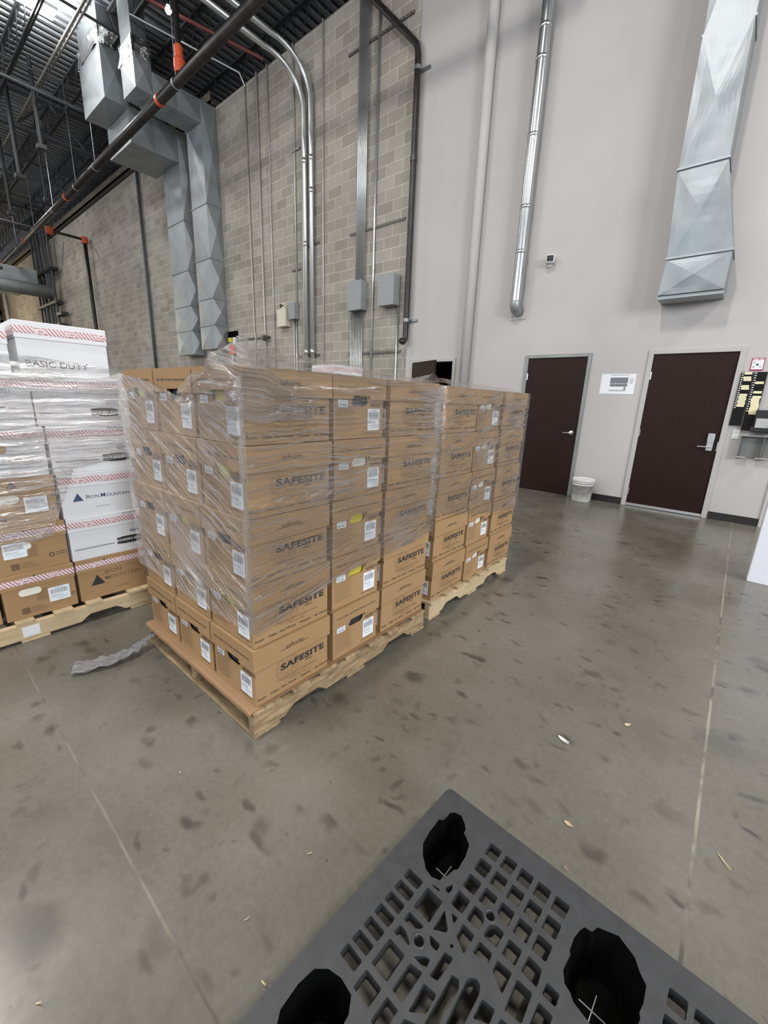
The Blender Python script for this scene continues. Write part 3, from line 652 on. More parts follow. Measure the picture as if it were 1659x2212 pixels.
# ------------------------------------------------------------ objects on the plaster wall
t = thing('security_camera', 'small white security camera with black face on the grey wall', 'camera', (-2.72, WY - .012, 3.52))
b = MB(); b.smooth = True; b.lathe([(0, 0), (.045, 0), (.045, .03), (.02, .04), (0, .04)], 18, 0, Matrix(((1, 0, 0, 0), (0, 0, -1, 0), (0, 1, 0, -.04), (0, 0, 0, 1)))); b.obj('mount', M['whiteplastic'], t)
q = MB().box(-.06, -.15, -.05, .06, -.03, .06).obj('camera_housing', M['whiteplastic'], t, bev=.018); q.rotation_euler = (0, 0, .35)
q2 = MB().box(-.047, -.155, -.035, .047, -.149, .045).obj('camera_face', M['black'], q, bev=.004)
# floor plan sheet
t = thing('posted_sheet', 'white posted sheet with grey drawing on the wall between the two doors', 'poster', (-1.50, WY - .013, 1.74))
b = MB().box(-.225, -.003, -.14, .225, 0, .14); b.obj('sheet', M['paper'], t)
b = MB().box(-.10, -.004, .01, .13, -.0032, .09).box(-.095, -.0045, -.035, .13, -.0035, .0)
for i in range(6): b.box(-.09 + i * .037, -.005, -.03, -.075 + i * .037, -.0042, .03)
for a, c, z in ((-.10, .13, .12), (-.1, .12, -.1), (.15, .20, .07), (.15, .20, .05), (.15, .2, .03), (.15, .2, .01)): b.box(a, -.004, z, c, -.0032, z + .006)
b.box(-.1, -.004, -.085, .13, -.0032, -.08).box(.09, -.0045, -.08, .11, -.0035, -.04)
b.obj('printed_drawing', M['paperink'], t)
# card racks
def cards(x, z0, z1, seq, label, wd):
    t = thing('time_card_rack', label, 'card rack', (x, WY - .012, z0), group='black card racks')
    h = z1 - z0
    b = MB().box(-wd / 2, -.035, 0, wd / 2, 0, h)
    n = 25
    for i in range(n): b.add([(-wd / 2 + .004, -.036, h * i / n), (wd / 2 - .004, -.036, h * i / n), (wd / 2 - .004, -.046, h * (i + .9) / n), (-wd / 2 + .004, -.046, h * (i + .9) / n)], [(0, 1, 2, 3)])
    b.obj('rack_body', M['black'], t)
    for a, c in seq:
        k = a
        while k < c:
            o = R.uniform(-.006, .006); zc = h - h * k / n
            q = MB().box(-wd / 2 + .03 + o, -.052, zc - .03, wd / 2 - .008 + o, -.049, zc - .002); q.obj('time_card', M['yellowcard'], t); k += 1
    for k in range(n):
        zc = h - h * (k + .5) / n
        if k < 17: MB().box(-wd / 2 + .006, -.049, zc - .006, -wd / 2 + .022, -.0475, zc + .004).obj('slot_number', M['paper'], t)
cards(-.072, 1.245, 1.885, [(0, 1), (2, 4), (6, 8), (10, 16)], 'black time card rack with buff cards, nearer the door', .112)
cards(.055, 1.19, 1.885, [(4, 5), (8, 9), (10, 18)], 'black time card rack with buff cards, farther from the door', .118)
t = thing('wall_notice', 'small notice with magenta header above the card racks', 'sign', (.0, WY - .013, 1.975))
MB().plate(rrect(-.062, -.075, .062, .075, .008), [], 0, .004, 0, front(0, 0, 0)).obj('notice_board', M['magenta'], t)
b = MB().box(-.054, -.006, -.058, .054, -.0045, .05, 0); 
for i in range(5): b.box(-.045 + (i % 3) * .032, -.0066, -.04 + (i % 2) * .03 + (i // 3) * .02, -.022 + (i % 3) * .032, -.006, -.018 + (i % 2) * .03 + (i // 3) * .02, 1)
b.obj('notice_print', [M['paper'], newmat('pale_grey_print', (.45, .45, .47))[0]], t)
MB().box(-.05, -.006, .056, .0, -.0045, .066).box(.008, -.006, .056, .05, -.0045, .066).obj('header_text', M['paper'], t)
t = thing('time_clock', 'black time clock with silver hood at the right edge', 'time clock', (.22, WY - .012, 1.18))
MB().box(-.14, -.16, 0, .14, 0, .06).box(-.12, -.12, .06, .12, 0, .26).obj('clock_body', M['black'], t, bev=.008)
b = MB(); b.add([(-.10, -.165, .05), (.02, -.165, .05), (.02, -.125, .16), (-.10, -.125, .16), (-.10, -.10, .16), (.02, -.1, .16)], [(0, 1, 2, 3), (3, 2, 5, 4)]); b.obj('silver_hood', M['chrome'], t)
t = thing('switch_plate', 'blank white switch plate below the card racks', 'plate', (-.04, WY - .013, 1.13))
MB().plate(rrect(-.036, -.058, .036, .058, .006), [], 0, .007, 0, front(0, 0, 0)).obj('plate', M['whiteplastic'], t)
t = thing('paper_tray', 'clear acrylic wall tray below the time clock', 'tray', (.20, WY - .012, .86))
ac, nt, bb = newmat('grey_acrylic', (.42, .42, .41), .15); bb.inputs['Transmission Weight'].default_value = .6
MB().box(-.18, -.10, .26, .22, 0, .268).obj('top_shelf', M['frame_paint'], t)
MB().box(-.18, -.095, 0, -.174, 0, .26).box(.04, -.095, 0, .046, 0, .26).box(-.18, -.02, 0, .22, -.016, .26).obj('tray_walls', ac, t)
for a, c in ((-.19, -.09), (.0, .12)): MB().box(a, -.10, -.006, c, 0, .004).obj('tray_foot', M['frame_paint'], t)
# bucket
t = thing('bucket', 'scuffed white plastic bucket with lid on the floor between the doors', 'bucket', (-1.68, 6.76, 0))
b = MB(); b.smooth = True; b.lathe([(0, 0), (.130, 0), (.134, .01), (.147, .25), (.155, .252), (.155, .262), (.148, .264), (.150, .285), (.158, .287), (.158, .297), (.151, .299), (.152, .33)], 32); b.obj('bucket_body', M['bucket'], t)
b = MB(); b.lathe([(.157, .31), (.160, .315), (.160, .34), (.152, .345), (.145, .338), (0, .336)], 32); b.obj('bucket_lid', M['whiteplastic'], t)
MB().tube([(-.158, 0, .285), (-.165, -.05, .23), (-.13, -.11, .17), (-.06, -.155, .135), (.05, -.16, .13), (.12, -.115, .16), (.163, -.05, .23), (.158, 0, .285)], .004, 8).obj('wire_handle', M['strut'], t)

# ------------------------------------------------------------ wooden pallets
def wood_pallet(x0, y0, W, L, label, wm='wood', seed=1, missing=None):
    r_ = random.Random(seed); t = thing('wooden_pallet', label, 'pallet', (x0, y0, 0), group='wooden pallets under the boxes')
    z0, z1 = .017, .108
    for i, xs in enumerate((.0, W / 2 - .019, W - .038)):
        prof = [(0, z0), (.17, z0)]
        def notch(a, c): return [(a, z0), (a + .025, z0 + .02), (a + .05, z0 + .036), (c - .05, z0 + .036), (c - .025, z0 + .02), (c, z0)]
        prof = [(0, z0)] + notch(.16, .40) + notch(L - .40, L - .16) + [(L, z0), (L, z1), (0, z1)]
        b = MB(); b.plate([(p[0], p[1]) for p in prof], [], xs, xs + .038, 0, Matrix(((0, 0, 1, 0), (1, 0, 0, 0), (0, 1, 0, 0), (0, 0, 0, 1))))
        b.obj('stringer', M[wm], t, bev=.003)
    ys = [0, .20, .36, .53, .70, .86, 1.03]; 
    ys = [y * (L - .12) / 1.1 for y in ys[:-1]] + [L - .12]
    for i, y in enumerate(ys):
        wd = .135 if i in (0, 6) else r_.choice((.085, .095, .11)); e = r_.uniform(-.006, .012)
        if i == 6: y = L - wd
        MB().box(-.006 - e, y, z1 + .0005, W + .006 + r_.uniform(-.004, .01), y + wd, .126).obj('deck_board', M[wm + '_x'], t, bev=.003)
    for y in (0, L / 2 - .07, L - .13):
        MB().box(-.004, y, .001, W + .004, y + .13, z0 - .0005).obj('bottom_board', M[wm + '_x'], t, bev=.002)
    return t
PX1, PY0, PX0 = -1.296, .769, -2.345
wood_pallet(PX0, PY0, PX1 - PX0, 1.222, 'worn wooden pallet under the near wrapped stack', 'wood_dark', 3)
wood_pallet(-2.33, 2.085, 1.01, 1.17, 'wooden pallet under the second wrapped stack beyond', 'wood', 5)
wood_pallet(-3.86, -.26, 1.03, 1.23, 'pale wooden pallet under the white and brown boxes at left', 'wood', 8)
wood_pallet(-4.2, 2.95, 1.0, 1.2, 'wooden pallet hidden behind the near stack', 'wood', 9)
t = thing('pallet_sticker', 'white square sticker on the side of the left wooden pallet', 'sticker', (-2.829, .335, .062))
b = MB().box(-.001, -.038, -.03, .0015, .038, .03); b.obj('sticker_paper', M['paper'], t)
# slip sheet
b = MB(); n = 24; g = []
for i in range(n + 1):
    x = PX0 - .005 + (PX1 - PX0 - .0) * i / n; d = .004 * noise.noise(Vector((x * 9, 2, 1)))
    for y, z in ((1.95, .1275), (.80, .1275), (.772 + d, .127), (.762 + d, .122 + d * .5), (.760 + d, .110 + d * .6)): g.append((x, y, z))
b.add(g, [(5 * i + j, 5 * i + j + 1, 5 * i + j + 6, 5 * i + j + 5) for i in range(n) for j in range(4)])
o = b.obj('slip_sheet', newmat('kraft_sheet', (.27, .165, .09), .8, spec=.2)[0]); s_ = o.modifiers.new('s', 'SOLIDIFY'); s_.thickness = .003; s_.offset = 1
tag(o, 'brown cardboard slip sheet folded over the edge of the near pallet', 'cardboard sheet')

# ------------------------------------------------------------ archive boxes
BW, BL, BH = .340, .412, .2685
CM = [M['cardboard'], M['print'], M['print_soft']]
def open_box(w_, l_, z0, z1, t, hole, top=False):
    """walls (front = -Y has slot) plus bottom or top"""
    b = MB(); hw, hl = w_ / 2, l_ / 2
    b.plate([(-hw, z0), (hw, z0), (hw, z1), (-hw, z1)] if hole[0] != 'notch' else
            [(-hw, z0), (-.052, z0), (-.050, z0 + .010), (-.042, z0 + .014), (.034, z0 + .014), (.038, z0 + .016), (.056, z0 + .016), (.060, z0 + .006), (.054, z0), (hw, z0), (hw, z1), (-hw, z1)],
            [] if hole[0] != 'slot' else [rrect(*hole[1])], 0, t, 0, front(0, 0, -hl + t))
    b.box(-hw, -hl + t, z0, -hw + t, hl, z1).box(hw - t, -hl + t, z0, hw, hl, z1).box(-hw + t, hl - t, z0, hw - t, hl, z1)
    if top: b.box(-hw + t, -hl + t, z1 - t, hw - t, hl - t, z1)
    else: b.box(-hw + t, -hl + t, z0, hw - t, hl - t, z0 + t)
    return b
def lbl(parent, cx, cz, w_, h_, y, tilt=0, small=False, mk=front):
    T = mk(cx, cz, y) @ Matrix.Rotation(tilt, 4, 'Z'); b = MB()
    b.plate(rrect(-w_ / 2, -h_ / 2, w_ / 2, h_ / 2, .004), [], 0, .0008, 0, T)
    E = .0012; T2 = T @ Matrix.Translation((0, 0, E)); x = -w_ * .40; rr = random.Random(5)
    zt, zb_ = (.02 * h_, -.38 * h_) if small else (.36 * h_, .06 * h_)
    while x < w_ * .40:
        bw = rr.choice((.0008, .0014, .002)); b.quad([(x, zb_, 0), (x + bw, zb_, 0), (x + bw, zt, 0), (x, zt, 0)], 1, T2); x += bw + rr.choice((.0008, .0012, .0018))
    if not small:
        for z in (.02, -.27): b.quad([(-w_ * .46, z * h_, 0), (w_ * .46, z * h_, 0), (w_ * .46, z * h_ + .0012, 0), (-w_ * .46, z * h_ + .0012, 0)], 1, T2)
        b.quad([(w_ * .12, -.25 * h_, 0), (w_ * .12 + .001, -.25 * h_, 0), (w_ * .12 + .001, 0, 0), (w_ * .12, 0, 0)], 1, T2)
        b.add(*text('Safesite', .016, 1), 1, T2 @ Matrix.Translation((-w_ * .16, -.12 * h_, 0)))
        b.add(*text('1   40  02  4', .010, 1), 1, T2 @ Matrix.Translation((0, -.35 * h_, 0)))
        b.add(*text('LH1982024', .009, 1), 1, T2 @ Matrix.Translation((0, .42 * h_, 0)))
    else: b.add(*text('FA81  000584', .008, 1), 1, T2 @ Matrix.Translation((0, .25 * h_, 0)))
    return b.obj('barcode_label', [M['label'], M['label_ink']], parent)
CITY = 'Austin  ·  Dallas / Fort Worth  ·  Houston  ·  San Antonio'
CITY2 = 'Austin, Dallas / Fort Worth, Houston, San Antonio'
def safesite_box(content):
    t = thing('archive_box', 'x', 'box', group='brown archive boxes')
    bw, bl = BW - .018, BL - .018; E = .0006
    b = open_box(bw, bl, .001, .245, .004, ('slot', (-.052, .143, .052, .188, .021)))
    y = -bl / 2 - E
    for i in range(15): 
        z = .035 + .0075 * i; b.quad([(-.145, z, 0), (-.03 - .02 * (i % 3 == 0), z, 0), (-.03 - .02 * (i % 3 == 0), z + .0014, 0), (-.145, z + .0014, 0)], 2, front(0, 0, y))
    b.add(*text('SAFESITE', .018, 1.35, .012), 1, front(.118, .148, y)); b.add(*text('INC.', .008, 1.3), 1, front(.128, .137, y))
    ring(b, .098, .150, .018, .0015, 2, front(0, 0, y)); ring(b, .098, .150, .012, .001, 2, front(0, 0, y))
    b.add(*text('www.safesite.com', .010, 1.3), 1, front(.085, .024, y))
    x = bw / 2 + E
    b.add(*text('SAFESITE', .040, 1.52, .038, 1.04), 1, side(.052, .122, x)); b.add(*text('INC.', .013, 1.6, .02), 1, side(.085, .098, x))
    sm = side(-.035, .112, x - .0002)
    for r_, tk in ((.062, .0014), (.055, .0012), (.040, .0012), (.026, .0014), (.012, .0014)): ring(b, 0, 0, r_, tk, 2, sm)
    for k in range(30):
        a = 2 * PI * k / 30; a2 = a + .10 * math.sin(k * 2.1); r1, r2 = (.027, .038) if k % 2 else (.042, .054)
        p0 = Vector((math.cos(a) * r1, math.sin(a) * r1, 0)); p1 = Vector((math.cos(a2) * r2, math.sin(a2) * r2, 0)); n_ = Vector((-(p1 - p0).y, (p1 - p0).x, 0)).normalized() * .0009
        b.add([p0 - n_, p1 - n_, p1 + n_, p0 + n_], [(0, 1, 2, 3)], 2, sm)
    b.add(*text('A Full Service Records Storage Company', .0125, 1.1, .008), 2, side(.02, .066, x))
    b.add(*text('(Customer Use)', .0115, 1.1, .008), 2, side(.02, .050, x))
    b.add(*text(CITY, .0165, 1.02, .014), 1, side(.005, .027, x))
    body = b.obj('box_body', CM, t)
    l = open_box(BW, BL, .172, BH, .0035, ('notch',), True); y = -BL / 2 - E; x = BW / 2 + E
    l.add(*text(CITY2, .0135, 1.0, .01), 1, front(0, .222, y))
    l.add(*text('safesite', .032, 1.0, .0), 1, side(0, .220, x)); l.add(*text('www.            .com', .012, 1.6), 1, side(0, .213, x)); 
    l.obj('lid', CM, t, bev=.0012)
    MB().box(-.13, -bl / 2 + .014, .02, .13, bl / 2 - .02, .22).obj('file_folders', M[content], t)
    lbl(t, .095, .082, .082, .098, -bl / 2 - E); lbl(t, -.105, .152, .058, .030, -bl / 2 - E, -.03, True)
    return t
proto = {k: safesite_box(k) for k in ('dark', 'yellow', 'whitefolder')}
used = set()
def place(kind, x, y, z, rz, label):
    p_ = proto[kind]
    if kind in used: o = copytree(p_)
    else: o = p_; used.add(kind)
    o.location = (x, y, z); o.rotation_euler = (0, 0, rz); o['label'] = label; o['category'] = 'box'; return o
LAY = ['bottom', 'second', 'middle', 'fourth', 'top']
def stack(x1, y0, z0, where, contents_front, contents_mid, seed, group):
    r_ = random.Random(seed); w3 = .351
    for k in range(5):
        z = z0 + k * .2712; dx, dy = r_.uniform(-.006, .003), r_.uniform(-.003, .006)
        for c in range(3):
            x = x1 - BW / 2 - (2 - c) * w3 + dx; 
            o = place(contents_front[k][c], x, y0 + BL / 2 + dy + r_.uniform(0, .003), z, r_.uniform(-.006, .006), 'brown archive box, %s, %s layer, %s of the front row' % (where, LAY[k], ('left', 'middle', 'right corner')[c])); o['group'] = group
        ym = y0 + BL + .022 + BW / 2 + dy
        o = place(contents_mid[k], x1 - BL / 2 - .004 + r_.uniform(-.008, .001), ym, z, PI / 2 + r_.uniform(-.008, .008), 'brown archive box, %s, %s layer, handle end facing right' % (where, LAY[k])); o['group'] = group
        o = place('dark', x1 - BL * 1.5 - .03, ym, z, PI / 2, 'brown archive box, %s, %s layer, hidden inside the stack' % (where, LAY[k])); o['group'] = group
        o = place('dark', x1 - BW / 2 + r_.uniform(-.006, .002), y0 + BL + .022 + BW + .012 + BL / 2 + dy + .01, z, r_.uniform(-.006, .006), 'brown archive box, %s, %s layer, at the rear right corner' % (where, LAY[k])); o['group'] = group
D_, Y_, W_ = 'dark', 'yellow', 'whitefolder'
stack(-1.304, .786, .1305, 'near pallet', [[D_, D_, D_], [D_, D_, Y_], [D_, Y_, D_], [D_, D_, Y_], [Y_, D_, Y_]], [D_, Y_, Y_, W_, D_], 11, 'archive boxes on the near wrapped pallet')
stack(-1.325, 2.10, .1265, 'second pallet', [[D_] * 3] * 5, [W_] * 5, 12, 'archive boxes on the second wrapped pallet')

# white and brown boxes on the left pallet
def carton(w_, l_, h_, col, label, loc, style, tape=True, mark=None, group='cartons on the left pallet'):
    """+X face is the shown one; w_ along Y, l_ along X"""
    t = thing('storage_carton', label, 'box', loc, group=group); t.rotation_euler = (0, 0, R.uniform(-.008, .008))
    cm = M['white_card'] if col == 'white' else M['cardboard']; lid_h = .085
    mats = [cm, M['print'], M['grey_print'], M['print_soft'], M['white_card'], M['pitch']]
    b = MB().box(-l_ + .004, .004, .001, -.005, w_ - .004, h_ - .004); x = -.005 + .0007; m_ = w_ / 2
    F = lambda y, z: side(y, z, x)
    if style == 'bankers':
        b.plate([(-.07, -.018), (-.03, -.024), (.03, -.024), (.07, -.018), (.07, .018), (.03, .024), (-.03, .024), (-.07, .018)], [], 0, .0004, 1, F(w_ - .085, .075))
        b.add(*text('BANKERS BOX', .021, 1.05, .02), 4, side(w_ - .085, .075, x + .0006))
        b.quad([(-m_ + .02, -.002, 0), (.03, -.002, 0), (.03, .0015, 0), (-m_ + .02, .0015, 0)], 2, F(m_, .066)); b.quad([(-m_ + .02, .004, 0), (.03, .004, 0), (.03, .0055, 0), (-m_ + .02, .0055, 0)], 2, F(m_, .066))
        for i in range(12): b.quad([(i * .0045, 0, 0), (i * .0045 + .003, 0, 0), (i * .0045 + .003, .012, 0), (i * .0045, .012, 0)], 2, F(w_ - .075, .122))
        b.quad([(0, .016, 0), (.055, .016, 0), (.055, .018, 0), (0, .018, 0)], 2, F(w_ - .075, .122))
    elif style == 'mountain':
        b.quad([(-.027, -.02, 0), (.027, -.02, 0), (0, .028, 0)], 2, F(.085, .115))
        b.add(*text('I', .036, 1, .01), 2, F(.128, .1155)); b.add(*text('RON', .027, 1.05, .008), 2, F(.163, .113)); b.add(*text('M', .036, 1.0, .01), 2, F(.213, .1155)); b.add(*text('OUNTAIN', .027, 1.05, .008), 2, F(.295, .113))
        b.quad([(0, 0, 0), (.07, 0, 0), (.07, .002, 0), (0, .002, 0)], 1, F(.17, .05))
    elif style == 'mountain_brown':
        b.quad([(-.035, -.03, 0), (.04, -.03, 0), (.003, .035, 0)], 1, F(.10, .115))
        b.add(*text('IRON', .034, 1.15, .008), 3, F(.19, .155)); b.add(*text('MOUNTAIN', .034, 1.15, .008), 3, F(.245, .115))
        b.quad([(0, 0, 0), (.07, 0, 0), (.07, .002, 0), (0, .002, 0)], 1, F(.2, .04))
    elif style == 'basic':
        b.add(*text('BASIC DUTY', .045, 1.1, 0), 1, F(.165, .055))
    elif style == 'brown_end':
        b.quad([(-.018, -.018, 0), (.018, -.018, 0), (.018, .018, 0), (-.018, .018, 0)], 3, F(.09, .042))
        for i in range(4): b.quad([(0, 0, 0), (.08 - .01 * i, 0, 0), (.08 - .01 * i, .0025, 0), (0, .0025, 0)], 3, F(.115, .028 + i * .009))
        for i in range(8): b.quad([(0, 0, 0), (.05, 0, 0), (.05, .003, 0), (0, .003, 0)], 3, F(.145, .085 + i * .009))
        ring(b, .255, .075, .014, .005, 1, F(0, 0), 6)
        for i in range(2): b.quad([(0, 0, 0), (.05, 0, 0), (.05, .003, 0), (0, .003, 0)], 1, F(.275, .07 + i * .012))
    elif style == 'white_end':
        for z in (.05, .075, .125): b.quad([(.02, 0, 0), (w_ - .03, 0, 0), (w_ - .03, .0015, 0), (.02, .0015, 0)], 1, F(0, z))
        for i in range(5): b.quad([(0, 0, 0), (.03, 0, 0), (.03, .006, 0), (0, .006, 0)], 3, F(.06 + i * .045, .09 + .004 * (i % 2)))
    b.obj('box_body', mats, t)
    l = MB().box(-l_, 0, h_ - lid_h, 0, w_, h_)
    if style in ('brown_end', 'mountain_brown'):
        l.quad([(-.022, -.018, 0), (.026, -.018, 0), (0, .02, 0)], 1, side(.15, h_ - .035, .0007))
    if mark: l.add(*text(mark, .03, 1.0), 2, side(m_ + .06, h_ - .068 - .02, .0012))
    if style == 'bankers': l.add(*text('800 899 IRON', .012, 1.4), 1, side(w_ - .06, h_ - .014, .0007))
    l.obj('lid', mats, t, bev=.003)
    if tape:
        zt = h_ - .052; q = MB(); n = 20; d = .0016
        for i in range(n):
            y0 = i * w_ / n; y1 = (i + 1) * w_ / n; f0 = .004 * noise.noise(Vector((y0 * 9, loc[2] * 7, 1))); f1 = .004 * noise.noise(Vector((y1 * 9, loc[2] * 7, 1)))
            q.add([(d - .004, y0, zt - .024 + f0), (d - .004, y1, zt - .024 + f1), (d, y1, zt + f1), (d, y0, zt + f0), (d, y1, zt + .026 + f1), (d, y0, zt + .026 + f0)], [(0, 1, 2, 3), (3, 2, 4, 5)])
        q.add([(-l_ * .9, -d, zt - .022), (d, -d, zt - .022), (d, -d, zt + .026), (-l_ * .9, -d, zt + .026)], [(0, 1, 2, 3)])
        q.obj('striped_tape', M['tape'], t)
    if style in ('brown_end', 'white_end'):
        MB().plate(rrect(-.055, -.02, .045, .02, .018), [], 0, .0015, 0, side(w_ * .38, h_ - lid_h - .028, -.0045)).obj('hand_hole', M['whitefolder'] if style == 'brown_end' else M['cardboard'], t)
    return t
LX = -2.868; hz = .2645; Z = lambda k: .1275 + k * hz
def blabel(t, y, z, w_=.10, h_=.085):
    return lbl(t, y, z, w_, h_, -.0035, .0, False, side)
t = carton(.385, .42, hz - .001, 'brown', 'brown carton with dark triangle and striped tape, bottom of the right column on left pallet', (LX, .59, Z(0)), 'mountain_brown')
t = carton(.40, .42, hz - .001, 'white', 'white carton with black oval logo directly on the bottom brown carton', (LX + .004, .580, Z(1)), 'bankers')
t = carton(.40, .42, hz - .001, 'white', 'white carton with a blue triangle logo in the right column', (LX, .572, Z(2)), 'mountain')
t = carton(.405, .42, hz - .001, 'white', 'white carton with black oval logo just above the blue triangle carton', (LX, .560, Z(3)), 'bankers')
t = carton(.41, .42, hz - .001, 'white', 'white carton with black oval logo just under the topmost carton', (LX, .528, Z(4)), 'bankers')
t = carton(.41, .38, hz - .002, 'white', 'topmost white carton with large thin lettering and red striped lid tape', (LX - .01, .500, Z(5)), 'basic')
t = carton(.335, .42, hz - .001, 'brown', 'brown carton with barcode label, bottom of the middle column on left pallet', (LX + .006, .245, Z(0)), 'brown_end'); blabel(t, .25, .10)
t = carton(.335, .42, hz - .001, 'brown', 'brown carton with barcode label and recycling mark, second from the pallet', (LX, .238, Z(1)), 'brown_end'); blabel(t, .10, .135)
t = carton(.335, .42, hz - .001, 'brown', 'brown wrapped carton with white hand hole, third from the pallet', (LX, .225, Z(2)), 'brown_end', False); blabel(t, .24, .11)
t = carton(.335, .42, hz - .001, 'white', 'white carton end with printed form lines under the handwritten one', (LX, .215, Z(3)), 'white_end'); blabel(t, .12, .07)
t = carton(.34, .42, hz - .001, 'white', 'white carton end with handwritten number and pale label', (LX, .188, Z(4)), 'white_end', mark='2021')
t = carton(.33, .42, hz * .85, 'white', 'white carton at the left edge of the picture beside the topmost one', (LX - .03, .145, Z(5)), 'white_end')
t = carton(.40, .42, hz - .001, 'brown', 'brown carton at the left picture edge, bottom layer', (LX, -.165, Z(0)), 'plain')
t = carton(.40, .42, hz - .001, 'brown', 'brown carton left of the labelled ones, second layer', (LX, -.17, Z(1)), 'plain')
t = carton(.40, .42, hz - .001, 'brown', 'brown carton left of the labelled ones, third layer', (LX, -.18, Z(2)), 'plain')
# second row behind
for k in range(5):
    carton(.42, .40, hz - .001, 'white' if k > 2 else 'brown', 'plain carton in the rear row of the left pallet, %s layer' % LAY[k], (LX - .45, .50, Z(k)), 'plain', False)
for k in range(6):
    carton(.42, .33, hz - .001, 'white', 'white taped carton peeking over the near stack' if k == 5 else 'white taped carton hidden behind the near stack, %s layer' % LAY[k], (-3.2, 2.985, Z(k)), 'plain')

# ------------------------------------------------------------ stretch wrap
def wrap(label, path, zlo, zhi, slope, seed, off=.010, extra=None, res=.016):
    """path: list of (x,y) corners; zlo/zhi/slope functions of arc length"""
    P = [Vector(p) for p in path]; segs = []; tot = 0
    for a, c in zip(P, P[1:]): segs.append((tot, a, c, (c - a).length)); tot += (c - a).length
    b = MB(); b.smooth = True; uv = []; n = int(tot / res); m_ = int(1.15 / res); vs = []
    for i in range(n + 1):
        s_ = tot * i / n; sg = [g for g in segs if g[0] <= s_ + 1e-9][-1]; q = sg[1].lerp(sg[2], min(1, (s_ - sg[0]) / sg[3])); nr = Vector(((sg[2] - sg[1]).y, -(sg[2] - sg[1]).x)).normalized()
        dc = min([abs(s_ - g[0]) for g in segs[1:]] or [1])
        for j in range(m_ + 1):
            z = zlo(s_) + (zhi(s_) - zlo(s_)) * j / m_; sl = slope(s_, z)
            u = s_ * math.cos(sl) + z * math.sin(sl); v = -s_ * math.sin(sl) + z * math.cos(sl)
            d = off + .0035 * noise.noise(Vector((u * 1.5, v * 28, seed))) + .004 * noise.noise(Vector((s_ * 3, z * 3, seed + 5)))
            d = max(d, .0045)
            vs.append((q.x + nr.x * d, q.y + nr.y * d, z)); uv.append((u + seed, v))
    b.add(vs, [(i * (m_ + 1) + j, (i + 1) * (m_ + 1) + j, (i + 1) * (m_ + 1) + j + 1, i * (m_ + 1) + j + 1) for i in range(n) for j in range(m_)])
    if extra: extra(b, uv)
    b.uv = uv
    return tag(b.obj('stretch_wrap', M['film']), label, 'plastic wrap', 'clear wrap around the stacks')
def sheet(b, uv, fn, nu, nv, sd):
    k = len(b.v); vs = [fn(i / nu, j / nv) for i in range(nu + 1) for j in range(nv + 1)]
    b.add(vs, [(i * (nv + 1) + j, (i + 1) * (nv + 1) + j, (i + 1) * (nv + 1) + j + 1, i * (nv + 1) + j + 1) for i in range(nu) for j in range(nv)])
    uv += [(i / nu * .5 + sd, j / nv * .4) for i in range(nu + 1) for j in range(nv + 1)]
def lerpf(pts):
    def f(s_):
        if s_ <= pts[0][0]: return pts[0][1]
        for a, c in zip(pts, pts[1:]):
            if s_ <= c[0]: return a[1] + (c[1] - a[1]) * (s_ - a[0]) / (c[0] - a[0])
        return pts[-1][1]
    return f
NX0, NX1, NY0, NY1 = -2.362, -1.298, .780, 2.018; LF = NX1 - NX0
def nearflaps(b, uv):
    # loose bulge around the near top corner
    def f(u, v):
        a = -.32 + .62 * u
        base = Vector((NX1 - max(0, -a), NY0 + max(0, a) * 1.0, 0)); z = 1.30 + .30 * v * (1 - .55 * abs(2 * u - .8))
        o = .012 + .05 * math.sin(PI * min(1, v * 1.05)) + .03 * noise.noise(Vector((u * 5, v * 5, 2)))
        inn = max(0, v - .62) * .55
        return (base.x + (o if a > -.05 else 0) - inn * .5, base.y - (o if a < .05 else 0) + inn * .6, z + .025 * noise.noise(Vector((u * 7, v * 4, 9))))
    sheet(b, uv, f, 30, 20, 3)
    def g(u, v):
        y = NY0 + .05 + 1.15 * u; h = .055 * (1 - u) + .02 + .02 * noise.noise(Vector((u * 9, 1, 4)))
        return (NX1 + .008 - v * .10 + .012 * noise.noise(Vector((u * 12, v * 3, 7))), y, 1.478 + h * math.sin(v * PI * .8) + .008 * noise.noise(Vector((u * 30, v * 5, 5))))
    sheet(b, uv, g, 60, 8, 6)
    def k(u, v):
        y = 1.88 + .16 * u; return (NX1 - .02 - .14 * v, y, 1.48 + .055 * math.sin(u * PI) * (1 - .5 * v) + .015 * noise.noise(Vector((u * 8, v * 8, 3))))
    sheet(b, uv, k, 12, 12, 9)
wrap('crinkled clear stretch wrap around the near stack of brown boxes', [(NX0, NY1), (NX0, NY0), (NX1, NY0), (NX1, NY1), (NX1 - .3, NY1)][1:],
     lerpf([(0, .49), (.62, .48), (LF, .50), (LF + .03, .465), (LF + .45, .575), (LF + 1.24, .64)]), lerpf([(0, 1.47), (.3, 1.44), (.62, 1.38), (LF - .22, 1.345), (LF - .02, 1.40), (LF + .02, 1.482), (9, 1.478)]),
     lambda s_, z: (-.42 if s_ < LF else (.02 if z > 1.0 else .18 * min(1, (1.0 - z) / .25))), 1.0, extra=nearflaps)
def secflap(b, uv):
    def g(u, v):
        y = 2.12 + 1.1 * u; h = .045 * (1 - .6 * u) + .012 * noise.noise(Vector((u * 9, 1, 14)))
        return (-1.315 - v * .12 + .012 * noise.noise(Vector((u * 12, v * 3, 17))), y, 1.478 + h * math.sin(v * PI * .8) + .006 * noise.noise(Vector((u * 30, v * 5, 5))))
    sheet(b, uv, g, 40, 8, 16)
